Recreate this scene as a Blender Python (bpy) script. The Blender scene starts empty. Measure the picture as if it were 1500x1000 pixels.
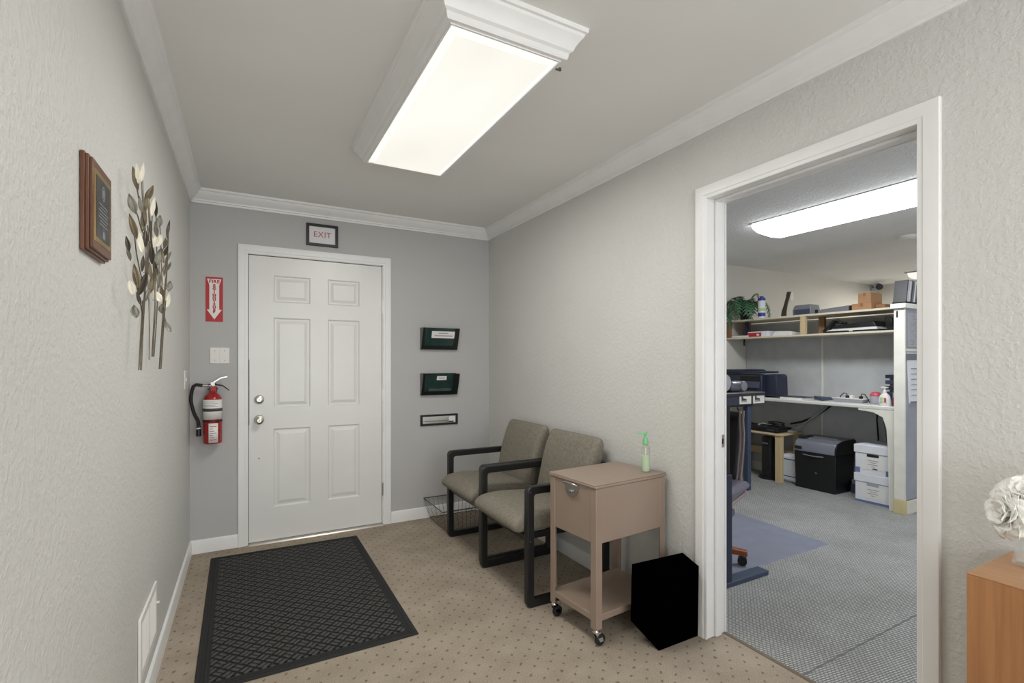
import bpy, bmesh, math, random
from mathutils import Vector, Matrix
random.seed(7)
C = bpy.context.scene.collection
S = bpy.context.scene
PI = math.pi

# ------------------------------------------------------------------ camera, world, lights, exposure
cam = bpy.data.objects.new('camera', bpy.data.cameras.new('camera'))
C.objects.link(cam)
cam.location = (0, 0, 1.2854)
cam.rotation_euler = (PI/2, 0, math.radians(-28.454))
cam.data.sensor_width = 36
cam.data.lens = 718.2/1500*36
cam.data.shift_y = 29.67/1500
cam.data.clip_start = 0.02
S.camera = cam

S.view_settings.view_transform = 'Standard'
S.view_settings.look = 'None'
S.view_settings.gamma = 1
S.view_settings.use_curve_mapping = False
S.view_settings.exposure = 0.0

w = bpy.data.worlds.new('world'); S.world = w; w.use_nodes = True
bgn = w.node_tree.nodes['Background']
bgn.inputs[0].default_value = (0.97, 0.98, 1.0, 1)
bgn.inputs[1].default_value = 2.2

def area(name, loc, rot, sx, sy, power, col):
    l = bpy.data.lights.new(name, 'AREA'); l.shape = 'RECTANGLE'; l.size = sx; l.size_y = sy
    l.energy = power; l.color = col
    o = bpy.data.objects.new(name, l); C.objects.link(o); o.location = loc; o.rotation_euler = rot
    return o
# tubes of the two ceiling fixtures, and unseen fill lamps added behind the camera in both rooms
area('fixture_light', (0.767, 2.046, 2.329), (0, 0, 0), 0.40, 1.20, 19, (1, 0.98, 0.935))
area('office_fixture_light', (3.93, 1.90, 2.335), (0, 0, 0), 0.40, 1.22, 30, (0.94, 0.975, 1))
area('office_far_fixture_light', (7.8, 2.58, 2.36), (0, 0, 0), 0.5, 1.1, 36, (1, 0.95, 0.86))
area('rear_fill_light', (0.75, -1.55, 1.45), (PI/2, 0, 0), 1.9, 1.7, 22, (1, 0.995, 0.98))
area('office_rear_fill_light', (4.4, -1.95, 1.5), (PI/2, 0, 0), 3.6, 1.5, 42, (0.93, 0.96, 1))

# ------------------------------------------------------------------ materials
def srgb(c):
    return tuple((v/255/12.92 if v/255 <= .04045 else ((v/255+.055)/1.055)**2.4) for v in c) + (1,)

class N:
    """tiny node helper"""
    def __init__(s, name):
        s.m = bpy.data.materials.new(name); s.m.use_nodes = True
        s.t = s.m.node_tree; s.b = s.t.nodes['Principled BSDF']
        s.tc = None
    def n(s, typ, **kw):
        x = s.t.nodes.new(typ)
        for k, v in kw.items():
            if k in ('operation', 'blend_type', 'data_type', 'wave_type', 'bands_direction', 'feature', 'rotation_type'): setattr(x, k, v)
            else: x.inputs[k].default_value = v
        return x
    def l(s, a, b): s.t.links.new(a, b)
    def co(s):
        if not s.tc: s.tc = s.n('ShaderNodeTexCoord')
        return s.tc.outputs['Object']
    def map(s, scale=(1,1,1), rot=(0,0,0)):
        x = s.n('ShaderNodeMapping'); x.inputs['Scale'].default_value = scale; x.inputs['Rotation'].default_value = rot
        s.l(s.co(), x.inputs['Vector']); return x.outputs[0]
    def noise(s, vec, scale, detail=3, rough=.5):
        x = s.n('ShaderNodeTexNoise', Scale=scale, Detail=detail, Roughness=rough); s.l(vec, x.inputs['Vector']); return x.outputs[0]
    def math(s, op, a, b=None):
        x = s.n('ShaderNodeMath', operation=op)
        for i, v in enumerate((a, b)):
            if v is None: continue
            if isinstance(v, (int, float)): x.inputs[i].default_value = v
            else: s.l(v, x.inputs[i])
        return x.outputs[0]
    def ramp(s, fac, p0, c0, p1, c1):
        x = s.n('ShaderNodeValToRGB'); e = x.color_ramp.elements
        e[0].position = p0; e[0].color = c0; e[1].position = p1; e[1].color = c1
        s.l(fac, x.inputs[0]); return x.outputs[0]
    def mix(s, fac, a, b):
        x = s.t.nodes.new('ShaderNodeMix'); x.data_type = 'RGBA'
        s.l(fac, x.inputs[0])
        for i, v in ((6, a), (7, b)):
            if isinstance(v, tuple): x.inputs[i].default_value = v
            else: s.l(v, x.inputs[i])
        return x.outputs[2]
    def color(s, v):
        if isinstance(v, tuple): s.b.inputs['Base Color'].default_value = v
        else: s.l(v, s.b.inputs['Base Color'])
    def bump(s, h, strength=.3, dist=.002):
        x = s.n('ShaderNodeBump', Strength=strength, Distance=dist); s.l(h, x.inputs['Height']); s.l(x.outputs[0], s.b.inputs['Normal'])

def plain(name, rgb, rough=.5, metal=0, var=.06, vscale=8, bump=0, bscale=60, bdist=.002, spec=None, coat=0):
    k = N(name); c = srgb(rgb); lo = tuple(v*(1-var) for v in c[:3])+(1,); hi = tuple(min(1, v*(1+var)) for v in c[:3])+(1,)
    nz = k.noise(k.co(), vscale, 3)
    k.color(k.ramp(nz, .3, lo, .7, hi))
    k.b.inputs['Roughness'].default_value = rough; k.b.inputs['Metallic'].default_value = metal
    if spec is not None: k.b.inputs['Specular IOR Level'].default_value = spec
    if coat: k.b.inputs['Coat Weight'].default_value = coat
    if bump: k.bump(k.noise(k.co(), bscale, 4, .55), bump, bdist)
    return k.m

def wood(name, c0, c1, axis=2, scale=1.0, rough=.4, coat=0):
    k = N(name); sc = [28*scale]*3; sc[axis] = 1.3*scale
    v = k.map(tuple(sc)); n1 = k.noise(v, 1.6, 5, .6)
    sc2 = [120*scale]*3; sc2[axis] = 3*scale
    n2 = k.noise(k.map(tuple(sc2)), 1.5, 3)
    f = k.math('ADD', k.math('MULTIPLY', n1, .7), k.math('MULTIPLY', n2, .3))
    k.color(k.ramp(f, .32, srgb(c0), .68, srgb(c1)))
    k.b.inputs['Roughness'].default_value = rough
    if coat: k.b.inputs['Coat Weight'].default_value = coat
    k.bump(n2, .08, .001)
    return k.m

def wallpaint(name, rgb, scale=55, strength=.35, rough=.6):
    k = N(name); c = srgb(rgb); k.color(k.ramp(k.noise(k.co(), 1.6, 2), .3, tuple(v*.97 for v in c[:3])+(1,), .7, tuple(v*1.02 for v in c[:3])+(1,)))
    k.b.inputs['Roughness'].default_value = rough
    a = k.noise(k.co(), scale, 4, .5); a2 = k.ramp(a, .42, (0,0,0,1), .62, (1,1,1,1))
    k.bump(a2, strength, .003)
    return k.m

M = {}
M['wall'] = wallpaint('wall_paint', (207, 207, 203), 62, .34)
M['wall_end'] = wallpaint('shaded_end_wall_paint', (184, 183, 182), 8, .06)  # same paint as the side walls, the end wall's shade mixed into colour
M['ceil'] = wallpaint('ceiling_paint', (232, 232, 229), 14, .05, .8)
M['popcorn'] = wallpaint('office_ceiling_texture', (240, 240, 240), 60, 1.0, .9)
M['office_wall'] = wallpaint('office_wall_paint', (214, 211, 203), 50, .1)
M['white'] = plain('white_trim_paint', (233, 233, 232), .35, var=.02)
M['door'] = plain('door_paint', (226, 226, 223), .3, var=.025, vscale=3)
M['steel'] = plain('brushed_steel', (190, 186, 178), .28, 1)
M['chrome'] = plain('chrome', (215, 215, 212), .15, 1)
M['dark'] = plain('dark_gap', (28, 26, 24), .8)
M['black'] = plain('black_plastic', (24, 24, 25), .4)
M['blackmatte'] = plain('matte_black', (2, 2, 2), 1.0, var=0, spec=0.0)
M['frame'] = plain('black_chair_frame', (24, 25, 25), .38, var=.15, bump=.1, bscale=200)
M['brass'] = plain('gold_trim', (186, 158, 96), .3, 1)
M['plaqueplate'] = plain('dark_bronze_plate', (58, 60, 56), .3, .4)
M['bin'] = M['blackmatte']
M['red'] = plain('red_enamel', (156, 20, 27), .25, coat=.5)
M['rednote'] = plain('sign_red', (182, 34, 42), .5)
M['signwhite'] = plain('sign_white', (232, 230, 226), .5, var=.02)
M['paper'] = plain('paper_white', (228, 227, 224), .7, var=.03)
M['exitpaper'] = plain('exit_paper', (222, 221, 224), .6, var=.02)
M['exitink'] = plain('exit_ink', (176, 96, 100), .6)
M['ink'] = plain('dark_ink', (70, 70, 74), .7)
M['greyink'] = plain('grey_ink', (150, 152, 158), .7)
M['rubber'] = plain('black_rubber', (22, 22, 22), .65)
M['smoke'] = plain('smoked_green_plastic', (34, 58, 56), .12, var=.25, vscale=14, coat=.4)
M['smoke_edge'] = plain('smoked_plastic_edge', (20, 24, 24), .3)
M['smoke_side'] = plain('smoked_plastic_side', (86, 90, 88), .3)
M['fabric'] = plain('taupe_upholstery', (128, 122, 110), .95, var=.16, vscale=60, bump=.5, bscale=420, bdist=.002)
M['taupe'] = plain('taupe_enamel_metal', (150, 132, 118), .38, var=.03)
M['wire'] = plain('dark_wire', (112, 104, 94), .45, .6)
M['cabinet'] = wood('honey_wood_veneer', (150, 101, 62), (174, 124, 82), 2, .9, .35)
M['cabinet_top'] = wood('honey_wood_top', (172, 124, 82), (186, 140, 98), 1, .9, .28)
M['walnut'] = wood('walnut_wood', (84, 50, 34), (122, 80, 56), 2, 2.2, .35)
M['pine'] = wood('pine_wood', (196, 172, 132), (222, 202, 164), 1, 1.2, .55)
M['pine_v'] = wood('pine_post', (188, 164, 124), (214, 194, 156), 2, 1.2, .55)
M['shadedpost'] = wood('shaded_pine_post', (128, 92, 66), (158, 120, 90), 2, 1.2, .6)  # pine post darkened to brown, its shade inside the shelf put into colour
M['shelfwhite'] = plain('cream_shelf', (216, 206, 184), .5)
M['partition'] = plain('grey_panel_fabric', (192, 194, 194), .85, bump=.2, bscale=300)
M['partition_cool'] = plain('blue_grey_panel_fabric', (160, 163, 174), .85, bump=.2, bscale=300)
M['almond'] = plain('almond_metal', (224, 222, 212), .45)
M['almond_dark'] = plain('almond_base', (206, 192, 146), .5)
M['counter'] = plain('pale_laminate', (214, 213, 208), .35)
M['navy'] = plain('navy_metal', (38, 44, 66), .4, bump=.1)
M['navydark'] = plain('dark_navy_metal', (24, 25, 36), .4)
M['bluegrey'] = plain('blue_grey_metal', (58, 70, 92), .45)
M['printer'] = plain('blue_black_plastic', (36, 42, 60), .35)
M['printer2'] = plain('blue_grey_plastic', (62, 68, 88), .4)
M['grey'] = plain('mid_grey_plastic', (116, 118, 124), .45)
M['lgrey'] = plain('light_grey_plastic', (168, 170, 178), .4)
M['silver'] = plain('silver_plastic', (136, 139, 150), .35, .3)
M['card'] = plain('brown_cardboard', (168, 128, 92), .8)
M['carddark'] = plain('brown_tape', (140, 102, 70), .6)
M['boxwhite'] = plain('white_cardboard', (226, 228, 234), .75, var=.03)
M['boxblue'] = plain('blue_print', (104, 120, 166), .75)
M['blue'] = plain('blue_plastic', (44, 58, 150), .4)
M['green'] = plain('green_plastic', (122, 196, 138), .35)
M['palegreen'] = plain('pale_green', (176, 210, 150), .5)
M['pink'] = plain('pink_plastic', (196, 84, 104), .4)
M['magenta'] = plain('magenta_plastic', (150, 50, 96), .4)
M['fern'] = plain('fern_leaf', (64, 104, 72), .55, var=.35, vscale=20)
M['stem'] = plain('plant_stem', (92, 112, 62), .6)
M['petal'] = plain('white_petal', (250, 249, 244), .7, var=.01)
M['bronze'] = plain('bronze_leaf', (112, 100, 78), .4, .5, var=.2, vscale=30)
M['greyleaf'] = plain('pewter_leaf', (120, 117, 106), .4, .5, var=.2, vscale=30)
M['cream'] = plain('cream_leaf', (232, 226, 208), .4, .1)
M['darkleaf'] = plain('dark_iron', (74, 68, 58), .4, .6)
M['stemmetal'] = plain('branch_metal', (112, 104, 92), .35, .7, var=.25, vscale=30)
M['chairleather'] = plain('mauve_grey_leather', (92, 88, 104), .4, coat=.2)
M['arm'] = plain('dusty_rose_trim', (150, 132, 134), .35)
M['armwood'] = wood('orange_wood', (120, 62, 32), (150, 84, 48), 0, 1, .35)
M['chairmat'] = plain('blue_grey_vinyl', (132, 136, 152), .35)
M['cable_w'] = plain('pale_cable', (186, 184, 178), .5)

k = N('lit_lens'); k.color((.05,.05,.05,1)); k.b.inputs['Specular IOR Level'].default_value = .1; k.b.inputs['Emission Color'].default_value = (1, .97, .885, 1)
x = k.noise(k.map((1.2, .8, 1)), 2.0, 1); k.l(k.math('ADD', k.math('MULTIPLY', x, .25), .84), k.b.inputs['Emission Strength']); M['lens'] = k.m
k = N('lit_lens_rim'); k.color((.05,.05,.05,1)); k.b.inputs['Emission Color'].default_value = (1, .985, .93, 1); k.b.inputs['Emission Strength'].default_value = 1.0; M['lens_rim'] = k.m
k = N('lit_lens_edge'); k.color((.05,.05,.05,1)); k.b.inputs['Emission Color'].default_value = (1, .975, .91, 1); k.b.inputs['Emission Strength'].default_value = .84; M['lens_edge'] = k.m
k = N('lit_lens_cool'); k.color((.9,.9,.9,1)); k.b.inputs['Emission Color'].default_value = (.97, .985, 1, 1); k.b.inputs['Emission Strength'].default_value = 5.0; M['lens_cool'] = k.m

def glass(name, rgb, rough=.03, ior=1.45, alpha=None):
    k = N(name); k.color(srgb(rgb)); k.b.inputs['Roughness'].default_value = rough
    k.b.inputs['Transmission Weight'].default_value = 1; k.b.inputs['IOR'].default_value = ior
    return k.m
k = N('clear_glass'); k.color(srgb((226, 234, 233))); k.b.inputs['Roughness'].default_value = .04; k.b.inputs['Alpha'].default_value = .22; M['glass'] = k.m
M['bottle'] = glass('clear_bottle_plastic', (246, 250, 246), .08, 1.15)
M['gel'] = plain('green_gel', (206, 224, 194), .2, var=.02)

# lobby carpet: beige with a diagonal lattice of small dark flecks
k = N('beige_carpet')
v = k.map((1/.057,)*3, (0, 0, PI/4))
jn = k.n('ShaderNodeTexNoise', Scale=.9, Detail=1); k.l(v, jn.inputs['Vector'])
va = k.n('ShaderNodeVectorMath', operation='MULTIPLY_ADD'); k.l(jn.outputs['Color'], va.inputs[0]); va.inputs[1].default_value = (.5, .5, 0); k.l(v, va.inputs[2])
fr = k.n('ShaderNodeVectorMath', operation='FRACTION'); k.l(va.outputs[0], fr.inputs[0])
sb = k.n('ShaderNodeVectorMath', operation='SUBTRACT'); k.l(fr.outputs[0], sb.inputs[0]); sb.inputs[1].default_value = (.5, .5, 0)
ms = k.n('ShaderNodeVectorMath', operation='MULTIPLY'); k.l(sb.outputs[0], ms.inputs[0]); ms.inputs[1].default_value = (1.0, .75, 0)
ln = k.n('ShaderNodeVectorMath', operation='LENGTH'); k.l(ms.outputs[0], ln.inputs[0])
n1 = k.noise(k.co(), 210, 4, .7); n2 = k.noise(k.co(), 5, 3)
dot = k.ramp(k.math('ADD', ln.outputs['Value'], k.math('MULTIPLY', k.math('SUBTRACT', n1, .5), .12)), .055, (1,1,1,1), .125, (0,0,0,1))
base = k.ramp(k.math('ADD', k.math('MULTIPLY', n1, .7), k.math('MULTIPLY', n2, .3)), .35, srgb((138, 126, 111)), .65, srgb((184, 172, 156)))
dotf = k.math('MULTIPLY', dot, .75)
k.color(k.mix(dotf, base, srgb((100, 86, 72)))); k.b.inputs['Roughness'].default_value = 1; k.b.inputs['Specular IOR Level'].default_value = .1
k.bump(n1, .5, .004); M['carpet'] = k.m

# office carpet: grey woven loops in short ribs
k = N('grey_loop_carpet')
v = k.map((1, 1, 1), (0, 0, 0.12))
br = k.n('ShaderNodeTexBrick', Scale=1.0); k.l(v, br.inputs['Vector'])
br.inputs['Brick Width'].default_value = .022; br.inputs['Row Height'].default_value = .011; br.inputs['Mortar Size'].default_value = .0022
br.inputs['Color1'].default_value = srgb((190, 190, 187)); br.inputs['Color2'].default_value = srgb((174, 175, 174)); br.inputs['Mortar'].default_value = srgb((118, 119, 120))
n2 = k.noise(k.co(), 2.4, 4, .6)
mx = k.t.nodes.new('ShaderNodeMix'); mx.data_type = 'RGBA'; mx.blend_type = 'MULTIPLY'; mx.inputs[0].default_value = 1
k.l(br.outputs[0], mx.inputs[6]); k.l(k.ramp(n2, .3, (.78, .78, .76, 1), .7, (1, 1, 1, 1)), mx.inputs[7])
k.color(mx.outputs[2]); k.b.inputs['Roughness'].default_value = 1; k.b.inputs['Specular IOR Level'].default_value = .1
k.bump(k.math('SUBTRACT', 1, br.outputs['Fac']), .6, .004); M['office_carpet'] = k.m

# door mat: charcoal pile in a diagonal basket weave
k = N('charcoal_mat_pile')
def lattice(rot, s):
    v = k.map((1/s,)*3, (0, 0, rot)); f = k.n('ShaderNodeVectorMath', operation='FRACTION'); k.l(v, f.inputs[0])
    sx = k.n('ShaderNodeSeparateXYZ'); k.l(f.outputs[0], sx.inputs[0])
    fl = k.n('ShaderNodeVectorMath', operation='FLOOR'); k.l(v, fl.inputs[0]); sf = k.n('ShaderNodeSeparateXYZ'); k.l(fl.outputs[0], sf.inputs[0])
    return sx, sf
sx, sf = lattice(PI/4, .046)
par = k.math('MODULO', k.math('ABSOLUTE', k.math('ADD', sf.outputs[0], sf.outputs[1])), 2)
dx = k.math('ABSOLUTE', k.math('SUBTRACT', sx.outputs[0], .5)); dy = k.math('ABSOLUTE', k.math('SUBTRACT', sx.outputs[1], .5))
edge = k.math('MAXIMUM', dx, dy)
half = k.math('ABSOLUTE', k.math('SUBTRACT', k.math('ADD', k.math('MULTIPLY', par, sx.outputs[0]), k.math('MULTIPLY', k.math('SUBTRACT', 1, par), sx.outputs[1])), .5))
wob = k.math('MULTIPLY', k.math('SUBTRACT', k.noise(k.co(), 90, 3), .5), .22)
g1 = k.ramp(k.math('ADD', edge, wob), .33, (1,1,1,1), .47, (0,0,0,1)); g2 = k.ramp(k.math('ADD', half, wob), .02, (.25,.25,.25,1), .12, (1,1,1,1))
n1 = k.noise(k.co(), 330, 3, .6); n2 = k.noise(k.co(), 14, 3)
hgt = k.math('MULTIPLY', k.math('MULTIPLY', g1, g2), k.math('ADD', .55, k.math('MULTIPLY', k.math('ADD', n1, n2), .4)))
k.color(k.ramp(hgt, .1, srgb((13, 14, 14)), .95, srgb((84, 84, 82)))); k.b.inputs['Roughness'].default_value = 1
k.bump(hgt, 1.0, .012); M['mat'] = k.m
M['mat_edge'] = plain('charcoal_mat_border', (36, 37, 37), .9, var=.3, vscale=200, bump=.4, bscale=300)

# ------------------------------------------------------------------ mesh helpers
class B:
    def __init__(s): s.bm = bmesh.new()
    def box(s, x0, x1, y0, y1, z0, z1):
        v = [s.bm.verts.new(p) for p in ((x0,y0,z0),(x1,y0,z0),(x1,y1,z0),(x0,y1,z0),(x0,y0,z1),(x1,y0,z1),(x1,y1,z1),(x0,y1,z1))]
        for f in ((0,3,2,1),(4,5,6,7),(0,1,5,4),(1,2,6,5),(2,3,7,6),(3,0,4,7)): s.bm.faces.new([v[i] for i in f])
        return s
    def hexa(s, b, t):
        """box from 4 bottom and 4 top points, both counter-clockwise from above"""
        v = [s.bm.verts.new(p) for p in list(b)+list(t)]
        for f in ((0,3,2,1),(4,5,6,7),(0,1,5,4),(1,2,6,5),(2,3,7,6),(3,0,4,7)): s.bm.faces.new([v[i] for i in f])
        return s
    def prism(s, poly, axis, a, b):
        """polygon (2-tuples in the two other axes) extruded along axis from a to b"""
        def P(p, t):
            return {0:(t,p[0],p[1]), 1:(p[0],t,p[1]), 2:(p[0],p[1],t)}[axis]
        A = [s.bm.verts.new(P(p, a)) for p in poly]; Bv = [s.bm.verts.new(P(p, b)) for p in poly]
        s.bm.faces.new(A); s.bm.faces.new(Bv[::-1]); n = len(poly)
        for i in range(n): s.bm.faces.new([A[i], Bv[i], Bv[(i+1)%n], A[(i+1)%n]])
        return s
    def ring(s, outer, inner, axis, a, b):
        def P(p, t): return {0:(t,p[0],p[1]), 1:(p[0],t,p[1]), 2:(p[0],p[1],t)}[axis]
        V = [[s.bm.verts.new(P(p, t)) for p in q] for q in (outer, inner) for t in (a, b)]
        oa, ob, ia, ib = V; n = len(outer)
        for i in range(n):
            j = (i+1) % n
            s.bm.faces.new([oa[i], ob[i], ob[j], oa[j]]); s.bm.faces.new([ia[i], ia[j], ib[j], ib[i]])
            s.bm.faces.new([oa[i], oa[j], ia[j], ia[i]]); s.bm.faces.new([ob[i], ib[i], ib[j], ob[j]])
        return s
    def tube(s, pts, r, seg=8, closed=False, cap=True):
        pts = [Vector(p) for p in pts]; n = len(pts); rings = []; up = None
        for i, p in enumerate(pts):
            if closed: t = pts[(i+1)%n]-pts[i-1]
            else: t = pts[min(i+1, n-1)]-pts[max(i-1, 0)]
            t.normalize()
            if up is None: up = Vector((0,0,1)) if abs(t.z) < .9 else Vector((1,0,0))
            a = up - t*up.dot(t)
            if a.length < 1e-5: a = Vector((1,0,0)) - t*t.x
            a.normalize(); up = a; b = t.cross(a)
            rr = r[i] if isinstance(r, (list, tuple)) else r
            rings.append([s.bm.verts.new(p + (a*math.cos(2*PI*j/seg)+b*math.sin(2*PI*j/seg))*rr) for j in range(seg)])
        m = n if closed else n-1
        for i in range(m):
            A, D = rings[i], rings[(i+1)%n]
            for j in range(seg): s.bm.faces.new([A[j], A[(j+1)%seg], D[(j+1)%seg], D[j]])
        if cap and not closed: s.bm.faces.new(rings[0][::-1]); s.bm.faces.new(rings[-1])
        return s
    def lathe(s, prof, c=(0,0,0), axis=2, seg=28):
        """profile of (radius, height) turned about an axis through c"""
        rings = []
        for r, h in prof:
            R = []
            for j in range(seg):
                a = 2*PI*j/seg; u, v = r*math.cos(a), r*math.sin(a)
                p = {2:(u,v,h), 1:(u,h,-v), 0:(h,u,v)}[axis]
                R.append(s.bm.verts.new((c[0]+p[0], c[1]+p[1], c[2]+p[2])))
            rings.append(R)
        for i in range(len(rings)-1):
            for j in range(seg): s.bm.faces.new([rings[i][j], rings[i][(j+1)%seg], rings[i+1][(j+1)%seg], rings[i+1][j]])
        s.bm.faces.new(rings[0][::-1]); s.bm.faces.new(rings[-1])
        return s
    def loft(s, rings):
        R = [[s.bm.verts.new(p) for p in q] for q in rings]; n = len(R[0])
        for i in range(len(R)-1):
            for j in range(n): s.bm.faces.new([R[i][j], R[i][(j+1)%n], R[i+1][(j+1)%n], R[i+1][j]])
        s.bm.faces.new(R[0][::-1]); s.bm.faces.new(R[-1]); return s
    def cushion(s, prof, y0, y1, rnd=.03, steps=5):
        """closed XZ profile swept along Y with rounded ends"""
        cx = sum(p[0] for p in prof)/len(prof); cz = sum(p[1] for p in prof)/len(prof); rings = []
        st = []
        for i in range(steps+1):
            a = PI/2*i/steps; st.append((rnd*(1-math.sin(a)), rnd*(1-math.cos(a))))
        n = len(prof); nor = []
        for i in range(n):
            p, q = Vector(prof[i-1]), Vector(prof[(i+1)%n]); t = (q-p).normalized(); nr = Vector((t.y, -t.x))
            if nr.dot(Vector((prof[i][0]-cx, prof[i][1]-cz))) < 0: nr = -nr
            nor.append(nr)
        def R(y, ins): return [(prof[i][0]-nor[i].x*ins, y, prof[i][1]-nor[i].y*ins) for i in range(n)]
        for ins, d in st[::1]: rings.append(R(y0+d, ins))
        for ins, d in st[::-1]: rings.append(R(y1-d, ins))
        # order: from y0 outward end to full section, then to y1 end
        rings = [R(y0+rnd*(1-math.cos(PI/2*i/steps)), rnd*(1-math.sin(PI/2*i/steps))) for i in range(steps+1)] + \
                [R(y1-rnd*(1-math.cos(PI/2*i/steps)), rnd*(1-math.sin(PI/2*i/steps))) for i in range(steps, -1, -1)]
        return s.loft(rings)
    def grid(s, rows):
        R = [[s.bm.verts.new(p) for p in q] for q in rows]
        for i in range(len(R)-1):
            for j in range(len(R[0])-1): s.bm.faces.new([R[i][j], R[i][j+1], R[i+1][j+1], R[i+1][j]])
        return s
    def xf(s, mtx): s.bm.transform(mtx); return s
    def build(s, name, m, parent=None, bevel=0, seg=2, smooth=None, world=False, solid=0, label=None, sub=0):
        bm = s.bm
        if world and parent is not None: bm.transform(Matrix.Translation(-Vector(parent['_o'] if '_o' in parent else parent.location)))
        bmesh.ops.recalc_face_normals(bm, faces=bm.faces[:])
        me = bpy.data.meshes.new(name); bm.to_mesh(me); bm.free()
        me.materials.append(M[m] if isinstance(m, str) else m)
        o = bpy.data.objects.new(name, me); C.objects.link(o)
        if parent is not None: o.parent = parent
        if solid:
            sm = o.modifiers.new('solid', 'SOLIDIFY'); sm.thickness = solid; sm.offset = 0
        if sub:
            sm = o.modifiers.new('sub', 'SUBSURF'); sm.levels = sub; sm.render_levels = sub
        if bevel:
            bv = o.modifiers.new('bevel', 'BEVEL'); bv.width = bevel; bv.segments = seg; bv.limit_method = 'ANGLE'; bv.angle_limit = math.radians(40)
        if smooth or bevel:
            for p in me.polygons: p.use_smooth = True
            me.set_sharp_from_angle(angle=math.radians(smooth or 40))
        if label: o['label'] = label
        return o

def thing(name, label, cat, loc=(0,0,0), rz=0, group=None):
    o = bpy.data.objects.new(name, None); C.objects.link(o); o.empty_display_size = .05
    o.location = loc; o.rotation_euler = (0, 0, rz); o['label'] = label; o['category'] = cat
    if group: o['group'] = group
    return o
def tag(o, label, cat, group=None):
    o['label'] = label; o['category'] = cat
    if group: o['group'] = group
    return o
def stru(o): o['kind'] = 'structure'; return o
def copy_tree(o, parent=None):
    c = o.copy(); C.objects.link(c)
    if parent: c.parent = parent
    for ch in list(o.children): copy_tree(ch, c)
    return c
def text(name, items, m, parent, rot, ext=.0003):
    """one lettering mesh from (string, size, location, boldness, letter spacing, width factor) items"""
    bm = bmesh.new()
    for st, size, loc, bold, sp_, xs_ in items:
        cu = bpy.data.curves.new('t', 'FONT'); cu.body = st; cu.size = size; cu.align_x = 'CENTER'; cu.align_y = 'CENTER'
        cu.extrude = ext; cu.offset = bold; cu.space_character = sp_
        o = bpy.data.objects.new('t', cu); C.objects.link(o); bpy.context.view_layer.update()
        me = bpy.data.meshes.new_from_object(o); n0 = len(bm.verts); bm.from_mesh(me); bm.verts.ensure_lookup_table()
        mt = Matrix.Translation(loc) @ rot @ Matrix.Diagonal((xs_, 1, 1, 1))
        for v in bm.verts[n0:]: v.co = mt @ v.co
        bpy.data.objects.remove(o); bpy.data.curves.remove(cu); bpy.data.meshes.remove(me)
    me = bpy.data.meshes.new(name); bm.to_mesh(me); bm.free(); me.materials.append(M[m])
    o = bpy.data.objects.new(name, me); C.objects.link(o); o.parent = parent
    return o
RX = Matrix.Rotation(PI/2, 4, 'X')
def rrect(x0, x1, z0, z1, r, n=5):
    P = []
    for cx, cz, a0 in ((x1-r, z0+r, -PI/2), (x1-r, z1-r, 0), (x0+r, z1-r, PI/2), (x0+r, z0+r, PI)):
        for i in range(n+1):
            a = a0+PI/2*i/n; P.append((cx+r*math.cos(a), cz+r*math.sin(a)))
    return P

# ------------------------------------------------------------------ the setting
XL, XR, XR2, YB, ZC = -0.332, 1.880, 2.000, 3.900, 2.44
DY0, DY1, DZ = .756, 1.565, 2.040          # clear opening of the office doorway

stru(B().box(XL-.1, 1.995, -1.6, YB+.1, -.05, 0).build('floor', 'carpet'))
stru(B().box(1.995, 8.5, -2.0, YB+.1, -.05, 0).build('floor_office', 'office_carpet'))
stru(B().box(XL-.1, XR+.06, -1.6, YB+.1, ZC, ZC+.08).build('ceiling', 'ceil'))
stru(B().box(XR+.06, 8.5, -2.0, YB+.1, ZC, ZC+.08).build('ceiling_office', 'popcorn'))
stru(B().box(XL-.1, XL, -1.6, YB+.1, 0, ZC).build('wall_left', 'wall'))
# end wall with the entrance door's hole
ex0, ex1, ez = 0.008, 0.952, 2.046
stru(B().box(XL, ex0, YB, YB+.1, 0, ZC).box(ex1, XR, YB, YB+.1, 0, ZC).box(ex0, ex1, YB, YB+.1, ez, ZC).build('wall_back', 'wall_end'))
stru(B().box(XR, XR2, -1.6, DY0-.018, 0, ZC).box(XR, XR2, DY1+.018, YB+.1, 0, ZC).box(XR, XR2, DY0-.018, DY1+.018, DZ+.018, ZC).build('wall_right', 'wall'))
stru(B().box(XR2, 8.5, YB, YB+.1, 0, ZC).build('wall_office_back', 'office_wall'))
stru(B().box(XR2, 8.5, -2.1, -2.0, 0, ZC).build('wall_office_light_block', 'office_wall'))  # unseen wall added to keep world light off the doorway jamb
stru(B().box(8.4, 8.5, -2.0, YB, 0, ZC).build('wall_office_far', 'office_wall'))
# threshold strip between the two carpets
stru(B().prism([(1.985, 0), (1.99, .004), (2.004, .004), (2.01, 0)], 1, DY0, DY1).build('trim_1', plain('carpet_seam', (116, 104, 90), .9)))

# worn seam in the office carpet
stru(B().hexa([(2.0,1.195,0),(3.1,1.208,0),(3.1,1.217,0),(2.0,1.204,0)], [(2.0,1.197,.0015),(3.1,1.210,.0015),(3.1,1.215,.0015),(2.0,1.202,.0015)]).build('trim_5', plain('dark_carpet_seam', (112, 112, 112), 1.0)))

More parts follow.
